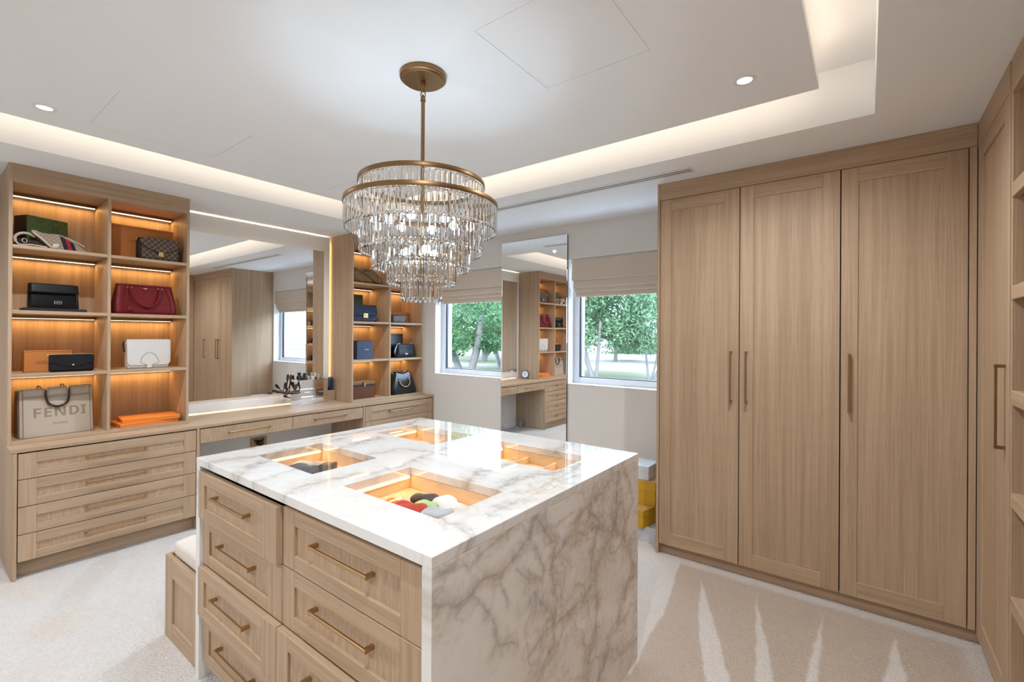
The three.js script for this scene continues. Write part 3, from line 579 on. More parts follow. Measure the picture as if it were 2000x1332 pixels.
  put('pouch', 'silver-grey pouch standing in the front glass-topped tray', 'pouch', lump(0.10, 0.11, 0.08), std([0.5, 0.53, 0.58], 0.6), -1.125, -1.07, 0.4);
  put('pouch', 'cream white pouch at the right in the front glass-topped tray', 'pouch', lump(0.09, 0.08, 0.09), std([0.75, 0.66, 0.55], 0.8), -1.085, -1.14);
  put('scarf', 'pale green folded scarf behind the red pouch', 'scarf', lump(0.10, 0.06, 0.06), std([0.5, 0.68, 0.28], 0.85), -1.25, -1.135);
  put('scarf', 'white crumpled scarf at the back of the front tray', 'scarf', lump(0.15, 0.06, 0.08), std([0.8, 0.78, 0.74], 0.85), -1.19, -1.19, -0.4);
  put('spectacle_case', 'dark brown spectacle case in the front glass-topped tray', 'case', lump(0.11, 0.06, 0.06), std([0.06, 0.04, 0.03], 0.6), -1.31, -1.18, 0.4);
  put('spectacle_case', 'grey-black spectacle case in the left glass-topped tray', 'case', lump(0.17, 0.07, 0.09), std([0.05, 0.05, 0.06], 0.5), -1.99, -1.09, 0.2);
  put('spectacle_case', 'tall dark case leaning in the middle of the left tray', 'case', lump(0.07, 0.115, 0.08), std([0.04, 0.035, 0.035], 0.5), -1.92, -1.16, 0.7);
  put('spectacle_case', 'pale beige case at the left of the left glass-topped tray', 'case', lump(0.14, 0.05, 0.07), std([0.62, 0.5, 0.4], 0.7), -2.08, -1.15, 0.3);
  for (const [x, z, n] of [[-1.83, -1.06, 'first dark'], [-1.78, -1.1, 'middle dark'], [-1.75, -1.16, 'last dark']]) put('watch', `${n} watch in the row at the right of the left glass-topped tray`, 'watch', lump(0.05, 0.04, 0.05), std([0.06, 0.045, 0.04], 0.4), x, z);
  for (let i = 0; i < 5; i++) { const o = mesh('bracelet', moved(new THREE.TorusGeometry(0.030, 0.006, 8, 28), 0, 0.022, 0, 1.1, 0, 0.1 * i), i % 2 ? M.silver : std([0.05, 0.04, 0.035], 0.3)); o.position.set(-2.08 + i * 0.045, Y, -1.66 - 0.02 * (i % 3)); tag(o, ['black bracelet nearest the left end of the rear left glass-topped tray', 'silver bracelet, first of the two shiny ones in the rear left tray', 'black bracelet in the middle of the rear left tray', 'silver bracelet, second of the two shiny ones in the rear left tray', 'black bracelet nearest the tray divider in the rear left tray'][i], 'bracelet'); }
  for (let i = 0; i < 2; i++) { const o = mesh('pearl_string', tube([[0, 0.006, 0], [0.05, 0.008, 0.02], [0.09, 0.012, 0], [0.13, 0.03, -0.02], [0.16, 0.04, -0.03]], 0.005, 30, 6), std([0.8, 0.76, 0.7], 0.25)); o.position.set(-2.14 + 0.03 * i, Y, -1.70 + 0.03 * i); tag(o, ['string of pale pearls draped at the rear left tray edge', 'second string of pearls, nearer the front of the rear left tray'][i], 'necklace'); }
}
// bench at the island's left end
{
  const t = thing('bench', 'low oak bench with cream cushion against the left end of the island', 'bench', [-2.5675, 0, -0.803]), w = 0.435, L = 1.2, h = 0.402;
  mesh('base', bx(-w / 2, w / 2, 0, h - 0.02, -L, -0.022, 'z'), M.wood, t);
  shaker(t, 'end_panel', -w / 2, w / 2, 0, h, 0, { sl: 0.10, sr: 0.075, rt: 0.095, rb: 0.085, panel: M.wood, rec: 0.01, th: 0.022 });
  mesh('rim', [bx(-w / 2, -w / 2 + 0.022, h - 0.02, h, -L, -0.022, 'z'), bx(w / 2 - 0.022, w / 2, h - 0.02, h, -L, -0.022, 'z')], M.wood, t);
  const c = mesh('cushion', soft(w - 0.046, 0.085, L - 0.05, 0.025, 14, (x, y, z) => [x, y + (y > 0.05 ? 0.006 * (1 - Math.pow(x / 0.2, 2)) : 0), z]), std([0.72, 0.66, 0.60], 0.9), t); c.position.set(0, h - 0.02, -L / 2 - 0.002);
}
// ---------------------------------------------------------------- chandelier
{
  const cx = -1.5715, cz = -1.398, t = thing('chandelier', 'six-tier round crystal chandelier on a bronze rod above the island', 'chandelier', [cx, T, cz]), Y = (y) => y - T;
  mesh('canopy', lathe([[0, -0.030], [0.088, -0.030], [0.091, -0.027], [0.091, -0.022], [0.096, -0.022], [0.101, -0.020], [0.102, -0.016], [0.102, 0], [0.098, 0]].reverse(), 56), M.bronze, t);
  mesh('collar', lathe([[0.011, -0.030], [0.011, -0.045], [0.009, -0.052], [0.006, -0.075], [0, -0.075]].reverse(), 20), M.bronze, t);
  mesh('loop', moved(new THREE.TorusGeometry(0.013, 0.0032, 8, 24).scale(0.75, 1.3, 1), 0, -0.088, 0, 0, 0.6, 0), M.bronze, t);
  mesh('loop', moved(new THREE.TorusGeometry(0.012, 0.0032, 8, 24).scale(0.75, 1.2, 1), 0, -0.104, 0, 0, -0.9, 0), M.bronze, t);
  mesh('rod', [cyl(0.0085, 0.0085, Y(2.552) - Y(1.74), 0, Y(1.74), 0), cyl(0.012, 0.010, 0.02, 0, Y(2.54), 0)], M.bronze, t);
  const band = (R0, y0, y1) => lathe([[R0 - 0.004, y0], [R0, y0], [R0, y1], [R0 - 0.004, y1], [R0 - 0.004, y0]].map((p) => [p[0], Y(p[1])]), 96);
  mesh('upper_ring', band(0.276, 2.155, 2.174), M.bronze, t);
  mesh('wide_ring', band(0.335, 2.061, 2.080), M.bronze, t);
  const TIER = [[0.268, 2.152, 2.066], [0.327, 2.060, 1.955], [0.264, 1.975, 1.857], [0.208, 1.895, 1.785], [0.147, 1.828, 1.722], [0.087, 1.760, 1.650]];
  const spokes = [];
  TIER.forEach(([r, y], i) => { if (i > 1) mesh('tier_ring', lathe([[r - 0.010, y], [r - 0.007, y], [r - 0.007, y + 0.004], [r - 0.010, y + 0.004], [r - 0.010, y]].map((p) => [p[0], Y(p[1])]), 64), M.bronze, t);
    for (let k = 0; k < 4; k++) { const a = k * PI / 2 + 0.3; spokes.push(tube([[0, Y(y) + 0.004, 0], [r * 0.5 * Math.cos(a), Y(y) + 0.004, r * 0.5 * Math.sin(a)], [r * Math.cos(a), Y(y) + 0.004, r * Math.sin(a)]], 0.0013, 4, 6)); } });
  for (let k = 0; k < 4; k++) { const a = k * PI / 2 + 0.3; spokes.push(tube([[0.262 * Math.cos(a), Y(2.155), 0.262 * Math.sin(a)], [0.262 * Math.cos(a), Y(2.06), 0.262 * Math.sin(a)], [0.255 * Math.cos(a), Y(1.98), 0.255 * Math.sin(a)]], 0.003, 6, 6)); }
  mesh('inner_frame', spokes, M.bronze, t);
  // faceted prism: chamfered long edges, wedge-shaped foot
  const prism = (w, d, h) => {
    const c = 0.0035, P = [[-w / 2 + c, d / 2], [w / 2 - c, d / 2], [w / 2, d / 2 - c], [w / 2, -d / 2 + c], [w / 2 - c, -d / 2], [-w / 2 + c, -d / 2], [-w / 2, -d / 2 + c], [-w / 2, d / 2 - c]], pos = [];
    const ring = (y, s) => P.map(([x, z]) => [x * s[0], y, z * s[1]]);
    const A = ring(0, [0.86, 0.7]), B = ring(-0.006, [1, 1]), E = ring(-h + 0.013, [1, 1]), F = ring(-h, [0.55, 0.25]);
    const join = (U, V) => { for (let i = 0; i < 8; i++) { const j = (i + 1) % 8; pos.push(...U[i], ...U[j], ...V[j], ...U[i], ...V[j], ...V[i]); } };
    join(A, B); join(B, E); join(E, F);
    for (let i = 1; i < 7; i++) { pos.push(...A[0], ...A[i + 1], ...A[i], ...F[0], ...F[i], ...F[i + 1]); }
    const g = new THREE.BufferGeometry(); g.setAttribute('position', new THREE.Float32BufferAttribute(pos, 3)); g.computeVertexNormals();
    // outward check
    const p = g.attributes.position, n = g.attributes.normal; let s = 0; for (let i = 0; i < p.count; i++) s += p.getX(i) * n.getX(i) + p.getZ(i) * n.getZ(i);
    if (s < 0) { for (let i = 0; i < pos.length; i += 9) for (let k = 0; k < 3; k++) { const q = pos[i + 3 + k]; pos[i + 3 + k] = pos[i + 6 + k]; pos[i + 6 + k] = q; } g.setAttribute('position', new THREE.Float32BufferAttribute(pos, 3)); g.computeVertexNormals(); }
    return uvg(g);
  };
  const all = [];
  TIER.forEach(([r, y0, y1], i) => {
    const n = Math.round(2 * PI * r / 0.0225), g = prism(0.0195, 0.010, y0 - y1);
    for (let k = 0; k < n; k++) { const a = (k + 0.5 * (i % 2)) / n * 2 * PI, x = r * Math.cos(a), z = r * Math.sin(a); all.push({ g, x, y: Y(y0), z, a: Math.atan2(x, z), d: Math.hypot(cx + x, cz + z) + (i === 0 ? 0.12 : 0) }); }
  });
  all.sort((p, q) => p.d - q.d);
  all.slice(0, 300).forEach((c) => { const m = mesh('crystal', c.g, M.crystal, t); m.position.set(c.x, c.y, c.z); m.rotation.y = c.a; });
  const rest = mesh('crystal_fringe', all.slice(300).map((c) => moved(c.g.clone(), c.x, c.y, c.z, 0, c.a, 0)), M.crystal, t); rest.userData.kind = 'stuff';
  const bm = glow(COOL, 9), bg = new THREE.SphereGeometry(0.017, 16, 12);
  const B = []; for (let k = 0; k < 6; k++) B.push([0.14 * Math.cos(k * PI / 3), 2.0, 0.14 * Math.sin(k * PI / 3)]); for (let k = 0; k < 3; k++) B.push([0.075 * Math.cos(k * 2.09 + 0.5), 1.87, 0.075 * Math.sin(k * 2.09 + 0.5)]);
  for (const [x, y, z] of B) { const m = mesh('bulb', bg, bm, t); m.position.set(x, Y(y), z); const l = new THREE.PointLight(new THREE.Color(...COOL), LV.bulb, 0, 2); l.name = 'bulb_light'; l.position.set(cx + x, y, cz + z); l.castShadow = true; scene.add(l); }
}
// ---------------------------------------------------------------- things on the shelves; local x runs right along the wall, z out of it
const on = (name, label, cat, x, y, z, yaw = 0, group) => thing(name, label, cat, [x, y, z], PI / 2 + yaw, group);
const S1 = 2.0535, S2 = 1.6435, S3 = 1.2405, S4 = 0.8205;
const leather = (c, r = 0.45) => std(c, r, { specularIntensity: 0.45, bumpMap: leather.b ||= dataTex(256, 256, (x, y) => fbm(x * 60, y * 60, 3), { srgb: false, rx: 8, ry: 8 }), bumpScale: 0.0006 });
function plaque(parent, name, w, h, x, y, z, draw, mat = {}) {   // flat print
  const g = new THREE.PlaneGeometry(w, h); g.translate(x, y, z);
  return mesh(name, g, std([1, 1, 1], 0.6, { map: canvasTex(512, Math.max(64, Math.round(512 * h / w)), draw), ...mat }), parent);
}
const css = (c) => `rgb(${c.map(lin2).join(',')})`;
function carton(name, label, x, y, z, w, h, d, col, yaw = 0, o = {}) {    // lidded box
  const t = on(name, label, 'box', x, y, z, yaw), m = std(col, o.rough ?? 0.7), lid = o.lid ?? 0.35;
  mesh('base', bx(-w / 2 + 0.0015, w / 2 - 0.0015, 0, h * (1 - lid), -d / 2 + 0.0015, d / 2 - 0.0015, 'x', 0.002), m, t);
  mesh('lid', bx(-w / 2, w / 2, h * (1 - lid), h, -d / 2, d / 2, 'x', 0.002), m, t);
  return t;
}
function text(parent, str, w, h, x, y, z, bg, fg, font, spacing = 0) {
  return plaque(parent, 'lettering', w, h, x, y, z, (c, W, H) => { c.fillStyle = css(bg); c.fillRect(0, 0, W, H); c.fillStyle = css(fg); c.font = font.replace('$', Math.round(H * 0.72)); c.textBaseline = 'middle'; c.textAlign = 'center'; if (spacing) { try { c.letterSpacing = spacing + 'px'; } catch (e) { /* plain spacing */ } } c.fillText(str, W / 2, H * 0.52, W * 0.98); });
}
const arc = (r, x, y, z, a0, a1, k, sx = 1, sy = 1) => Array.from({ length: k }, (_, i) => { const a = a0 + (a1 - a0) * i / (k - 1); return [x + r * sx * Math.cos(a), y + r * sy * Math.sin(a), z]; });
const ORANGE = [0.58, 0.20, 0.045];

{ // near cabinet, top left: green box and a folded bag
  const t = on('gift_box', 'dark box with green front behind the folded striped handbag, top left shelf', 'box', -4.488, S1, -0.574, 0.40);
  mesh('body', bx(-0.115, 0.115, 0, 0.225, -0.06, 0.059, 'x', 0.002), std([0.026, 0.018, 0.012], 0.5), t);
  mesh('front_panel', bx(-0.113, 0.114, 0.001, 0.224, 0.0585, 0.0605, 'x', 0.0005), std([1, 1, 1], 0.6, { map: dataTex(256, 256, (x, y) => mixc([0.075, 0.115, 0.028], [0.035, 0.045, 0.012], sstep(0.52, 0.6, fbm(x * 26, y * 26, 2)) * (0.35 + 0.5 * sstep(0.4, 0.8, vn(x * 4, y * 4)))), { rx: 1 / 0.24, ry: 1 / 0.24 }) }), t);
  const b = on('handbag', 'beige check handbag with red and navy stripe lying folded on the top shelf', 'handbag', -4.315, S1, -0.62);
  const chk = std([1, 1, 1], 0.6, { map: dataTex(256, 256, (x, y) => { const p = x + y, q = x - y + 1, a = Math.abs((p * 5) % 1 - 0.5), c = Math.abs((q * 5) % 1 - 0.5); return mixc([0.33, 0.245, 0.17], [0.10, 0.065, 0.04], Math.max(sstep(0.41, 0.47, a), sstep(0.41, 0.47, c)) * 0.75 + vn(x * 50, y * 50) * 0.15); }, { rx: 8, ry: 8, wrap: THREE.RepeatWrapping }) });
  const top = (x) => (x < -0.05 ? 0.100 - 0.1 * (x + 0.114) : x < 0.02 ? 0.0936 + 0.06 * (x + 0.05) : Math.max(0.006, 0.0978 - 0.62 * (x - 0.02) - 1.2 * (x - 0.02) * (x - 0.02)));
  const bot = (x) => (x < -0.03 ? 0.004 + 1.12 * Math.max(0, -0.03 - x) : 0.004);
  const slice = (name, x0, x1, m, g = 0, sk = 0) => {
    const s = new THREE.Shape(), n = 12, X = (i) => x0 + (x1 - x0) * i / n;
    for (let i = 0; i <= n; i++) s[i ? 'lineTo' : 'moveTo'](X(i) + sk * bot(X(i)), bot(X(i)));
    for (let i = n; i >= 0; i--) s.lineTo(X(i) - sk * top(X(i)), top(X(i)) + g);
    const q = new THREE.ExtrudeGeometry(s, { depth: 0.085 + 2 * g, bevelEnabled: true, bevelSize: 0.004, bevelThickness: 0.012, bevelSegments: 3 }); q.deleteAttribute('uv'); q.translate(0, 0, -0.045 - g);
    return mesh(name, uvg(q), m, b);
  };
  const navy = leather([0.006, 0.010, 0.022]);
  slice('body', -0.112, 0.142, chk);
  slice('navy_stripe', 0.034, 0.050, navy, 0.002, 0.25); slice('red_stripe', 0.054, 0.072, leather([0.26, 0.012, 0.02]), 0.003, 0.25); slice('navy_stripe', 0.076, 0.090, navy, 0.002, 0.25);
  const wh = leather([0.60, 0.52, 0.43]);
  mesh('piping', tube([[-0.028, 0.008, 0.05], [-0.07, 0.055, 0.055], [-0.114, 0.098, 0.045], [-0.105, 0.108, 0.02], [-0.075, 0.102, 0.0], [-0.045, 0.090, 0.0], [0.0, 0.097, 0.0], [0.04, 0.094, 0.0], [0.10, 0.07, -0.01], [0.145, 0.048, -0.02]], 0.0055, 70, 8), wh, b);
  mesh('tab', soft(0.030, 0.030, 0.006, 0.003, 6, (x, y, z) => [x - 0.012 + 0.25 * y, y + 0.006, z + 0.056]), wh, b);
  mesh('flap', soft(0.15, 0.05, 0.05, 0.012, 8, (x, y, z) => [x - 0.105, y * clamp(0.95 - 4 * Math.max(0, x), 0.2, 1) + 0.004, z]), leather([0.022, 0.016, 0.012]), b);
  mesh('strap', tube([[-0.188, 0.022, 0.03], [-0.19, 0.058, 0.03], [-0.165, 0.082, 0.03], [-0.13, 0.086, 0.02], [-0.10, 0.070, 0.02]], 0.0085, 40, 8), wh, b);
  mesh('strap', tube([[-0.19, 0.03, 0.035], [-0.175, 0.010, 0.045], [-0.12, 0.012, 0.055], [-0.05, 0.006, 0.062]], 0.005, 30, 8), wh, b);
  mesh('buckle', moved(new THREE.TorusGeometry(0.013, 0.003, 6, 20), -0.15, 0.036, 0.045, 0, 0.5, 0.4), M.silver, b);
}
{ // top right: lettered box and chequered bag
  const t = carton('gift_box', 'large burnt-orange box behind the chequered bag on the top right shelf', -4.46, S1, -1.115, 0.385, 0.255, 0.13, ORANGE, 0, { lid: 0.06 });
  text(t, 'LOUIS VUITTON', 0.19, 0.026, 0.0, 0.142, 0.0665, ORANGE, [0.05, 0.025, 0.012], '600 $px sans-serif', 6);
  const b = on('handbag', 'brown chequered flap bag with gold lock on the top right shelf', 'handbag', -4.295, S1, -1.185, 0.08), W = 0.262, H = 0.172;
  const chk = std([1, 1, 1], 0.45, { map: dataTex(256, 256, (x, y) => { const a = Math.floor(x * 8) + Math.floor(y * 8), k = 0.9 + 0.2 * vn(x * 60, y * 60); return ((a & 1) ? [0.038, 0.022, 0.014] : [0.125, 0.085, 0.058]).map((c) => c * k); }, { rx: 1 / 0.16, ry: 1 / 0.16, wrap: THREE.RepeatWrapping }) });
  const dome = (x, y, z) => [x, y * (1 - 0.10 * Math.pow(x / (W / 2), 2) * (y / H)), z];
  mesh('body', soft(W, H, 0.065, 0.02, 12, dome), chk, b);
  const sh = new THREE.Shape(); sh.moveTo(-W / 2 + 0.004, 0.155); sh.lineTo(-W / 2 + 0.004, 0.115); sh.quadraticCurveTo(-0.06, 0.062, 0, 0.056); sh.quadraticCurveTo(0.06, 0.062, W / 2 - 0.004, 0.115); sh.lineTo(W / 2 - 0.004, 0.155); sh.quadraticCurveTo(0, 0.19, -W / 2 + 0.004, 0.155);
  const fg = new THREE.ExtrudeGeometry(sh, { depth: 0.005, bevelEnabled: true, bevelSize: 0.0015, bevelThickness: 0.0015, bevelSegments: 1, curveSegments: 16 }); fg.deleteAttribute('uv'); fg.translate(0, 0, 0.031);
  mesh('flap', uvg(fg), chk, b);
  mesh('trim', tube([[-W / 2 + 0.004, 0.115, 0.036], [-0.06, 0.074, 0.039], [0, 0.056, 0.04], [0.06, 0.074, 0.039], [W / 2 - 0.004, 0.115, 0.036]], 0.0022, 40, 6), leather([0.02, 0.012, 0.008]), b);
  mesh('gusset', soft(0.018, H * 0.93, 0.07, 0.008, 6, (x, y, z) => [x - W / 2 + 0.003, y, z]), leather([0.022, 0.014, 0.009]), b);
  mesh('clasp', [bx(-0.016, 0.016, 0.028, 0.062, 0.032, 0.045, 'x', 0.003), bx(-0.010, 0.010, 0.058, 0.066, 0.034, 0.044, 'x', 0.002)], M.gold, b);
  mesh('ring', moved(new THREE.TorusGeometry(0.009, 0.0025, 6, 18), -W / 2 - 0.006, 0.148, 0.01, 0, 0.4, 0), M.gold, b); mesh('ring', moved(new THREE.TorusGeometry(0.009, 0.0025, 6, 18), W / 2 + 0.006, 0.118, 0.01, 0, 0.4, 0), M.gold, b);
}
{ // second row left: glittering clutch on a flat black case
  const c = on('flat_case', 'flat black case under the glittering black clutch', 'case', -4.325, S2, -0.615); mesh('body', bx(-0.152, 0.152, 0, 0.019, -0.09, 0.075, 'x', 0.002), std([0.02, 0.014, 0.012], 0.4), c);
  const b = on('clutch', 'glittering black clutch with small silver plaque on the second shelf', 'clutch', -4.32, S2 + 0.0192, -0.612), W = 0.245, H = 0.166;
  const gl = std([1, 1, 1], 0.3, { specularIntensity: 0.25, map: dataTex(512, 512, (x, y) => { const k = rnd(); return k > 0.9965 ? [0.45, 0.43, 0.40] : [0.004, 0.004, 0.005]; }, { rx: 4, ry: 4 }) });
  const tap = (x, y, z) => [x * (1 - 0.035 * y / H), y, z * (1 - 0.5 * y / H) - 0.02 * y / H];
  mesh('body', soft(W, H, 0.07, 0.007, 8, tap), gl, b);
  mesh('flap', soft(W * 0.985, 0.062, 0.006, 0.003, 8, (x, y, z) => [x * (1 - 0.012 * y / 0.06), y + H - 0.066, z + 0.0265 - 0.29 * (y + H - 0.066 - 0.1)]), std([0.004, 0.004, 0.005], 0.4, { specularIntensity: 0.3 }), b);
  mesh('plaque', bx(-0.002, 0.036, 0.030, 0.052, 0.024, 0.0325, 'x', 0.001), M.silver, b);
  plaque(b, 'lettering', 0.030, 0.015, 0.017, 0.041, 0.0329, (g, w, h) => { g.fillStyle = '#0b0b0c'; g.fillRect(0, 0, w, h); g.fillStyle = '#77787a'; g.fillRect(w * 0.18, h * 0.3, w * 0.2, h * 0.4); g.fillRect(w * 0.42, h * 0.3, w * 0.1, h * 0.4); g.fillRect(w * 0.58, h * 0.3, w * 0.22, h * 0.4); });
}
{ // second row right: red tote
  const W = 0.385, H = 0.222, b = on('handbag', 'dark red leather handbag with rolled handles on the second shelf', 'handbag', -4.335, S2, -1.105, 0.03), red = leather([0.145, 0.006, 0.010], 0.45);
  const tap = (x, y, z) => [x * (1 - 0.15 * Math.pow(y / H, 1.3)) , y * (1 - 0.03 * Math.sin((x + 0.2) * 8)), z * (1 - 0.62 * y / H)];
  mesh('body', soft(W, H, 0.16, 0.022, 12, tap), red, b);
  mesh('side_seam', [tube([[-W / 2 + 0.045, 0.004, 0.08], [-W / 2 + 0.045, 0.1, 0.059], [-W / 2 + 0.07, 0.21, 0.034]], 0.003, 20, 6), tube([[W / 2 - 0.045, 0.004, 0.08], [W / 2 - 0.045, 0.1, 0.059], [W / 2 - 0.07, 0.21, 0.034]], 0.003, 20, 6)], red, b);
  mesh('rim', soft(W * 0.86, 0.016, 0.07, 0.006, 8, (x, y, z) => [x, y + H - 0.016, z]), red, b);
  mesh('handle', tube([[-0.095, 0.196, 0.045], [-0.088, 0.16, 0.058], [-0.06, 0.085, 0.078], [0, 0.056, 0.088], [0.055, 0.085, 0.078], [0.08, 0.15, 0.06], [0.086, 0.19, 0.048]], 0.0075, 60, 10), red, b);
  for (const x of [-0.11, -0.088, 0.076, 0.098]) mesh('ring', moved(new THREE.TorusGeometry(0.0075, 0.002, 6, 16), x, 0.196, 0.045, 0.3, 0.9, 0), M.gold, b);
  mesh('key_strap', tube([[-0.112, 0.19, 0.046], [-0.116, 0.12, 0.07], [-0.112, 0.055, 0.09]], 0.0045, 24, 8), red, b);
  mesh('key_cover', soft(0.032, 0.045, 0.010, 0.005, 6, (x, y, z) => [x - 0.108, y + 0.022, z + 0.09 - y * 0.2]), red, b);
  const s = new THREE.Shape([[-0.016, 0.008], [0.016, 0.008], [0.012, 0.001], [0.003, -0.003], [0, -0.011], [-0.003, -0.003], [-0.012, 0.001]].map((p) => new THREE.Vector2(...p))), e = new THREE.ExtrudeGeometry(s, { depth: 0.002, bevelEnabled: false }); e.translate(-0.008, 0.188, 0.0475);
  mesh('emblem', e, M.gold, b);
}
{ // third row
  const t = carton('gift_box', 'shallow orange box behind the black clutch on the third shelf', -4.42, S3, -0.60, 0.235, 0.142, 0.06, [0.62, 0.22, 0.05], 0, { lid: 0.05 });
  text(t, 'LOUIS VUITTON', 0.155, 0.022, 0.012, 0.068, 0.0315, [0.62, 0.22, 0.05], [0.10, 0.045, 0.018], '700 $px sans-serif', 6);
  const W = 0.225, H = 0.118, b = on('clutch', 'black envelope clutch with round silver snap on the third shelf', 'clutch', -4.30, S3, -0.70), bk = leather([0.011, 0.011, 0.014], 0.5);
  mesh('body', soft(W, H, 0.036, 0.014, 10), bk, b);
  const f = new THREE.Shape(); f.moveTo(-W / 2 + 0.002, H - 0.006); f.lineTo(-W / 2 + 0.002, 0.066); f.quadraticCurveTo(-0.03, 0.038, 0.004, 0.034); f.quadraticCurveTo(0.04, 0.04, W / 2 - 0.002, 0.066); f.lineTo(W / 2 - 0.002, H - 0.006);
  const fg = new THREE.ExtrudeGeometry(f, { depth: 0.004, bevelEnabled: true, bevelSize: 0.001, bevelThickness: 0.001, bevelSegments: 1 }); fg.deleteAttribute('uv'); fg.translate(0, 0, 0.0175); mesh('flap', uvg(fg), bk, b);
  mesh('snap', moved(new THREE.SphereGeometry(0.006, 14, 8).scale(1, 1, 0.5), 0.004, 0.046, 0.0235), M.silver, b);
  mesh('trim', tube([[-W / 2 + 0.006, H - 0.001, 0.008], [-0.05, H + 0.001, 0.012], [0.0, H - 0.0005, 0.012], [0.06, H + 0.001, 0.012], [W / 2 - 0.006, H - 0.001, 0.008]], 0.002, 24, 5), M.gold, b);
  mesh('ring', moved(new THREE.TorusGeometry(0.007, 0.002, 6, 16), -W / 2 - 0.003, H - 0.008, 0.006, 0, 0.6, 0), M.gold, b);
  const V = 0.272, K = 0.215, w = on('handbag', 'white structured flap bag with stitched keyhole emblem on the third shelf', 'handbag', -4.34, S3, -1.128, 0.06), wt = leather([0.66, 0.63, 0.595], 0.5);
  mesh('body', soft(V - 0.012, K - 0.01, 0.075, 0.014, 10), wt, w);
  const q = new THREE.Shape(); const a = V / 2; q.moveTo(-a, K); q.lineTo(-a + 0.004, 0.045); q.lineTo(-a + 0.02, 0.027); q.lineTo(a - 0.02, 0.025); q.lineTo(a - 0.002, 0.045); q.lineTo(a, K - 0.012); q.lineTo(a - 0.016, K);
  const qg = new THREE.ExtrudeGeometry(q, { depth: 0.005, bevelEnabled: true, bevelSize: 0.002, bevelThickness: 0.0015, bevelSegments: 1 }); qg.deleteAttribute('uv'); qg.translate(0, 0, 0.038); mesh('flap', uvg(qg), wt, w);
  mesh('top_fold', moved(new THREE.CylinderGeometry(0.011, 0.011, V - 0.006, 12), 0, K - 0.009, 0.034, 0, 0, PI / 2), wt, w);
  const kt = leather([0.30, 0.27, 0.25], 0.6);
  mesh('emblem', tube([[-0.058, 0.046, 0.0455], [-0.045, 0.085, 0.0455], [-0.022, 0.111, 0.0455], [0, 0.121, 0.0455], [0.022, 0.111, 0.0455], [0.045, 0.085, 0.0455], [0.058, 0.046, 0.0455], [0.03, 0.034, 0.0455], [0.012, 0.024, 0.0455]], 0.0014, 60, 5), kt, w);
  mesh('emblem_edge', tube([[-0.058, 0.046, 0.0455], [-0.03, 0.034, 0.0455], [-0.012, 0.024, 0.0455]], 0.0014, 16, 5), kt, w);
  mesh('tab', [bx(-0.016, 0.016, 0.004, 0.03, 0.039, 0.0475, 'y', 0.002)], leather([0.72, 0.66, 0.55], 0.5), w);
  mesh('strap', tube([[-V / 2 - 0.004, K - 0.012, 0.0], [-V / 2 - 0.014, K - 0.03, 0.01], [-V / 2 - 0.004, K - 0.09, 0.0]], 0.005, 16, 6), leather([0.025, 0.02, 0.018]), w);
}
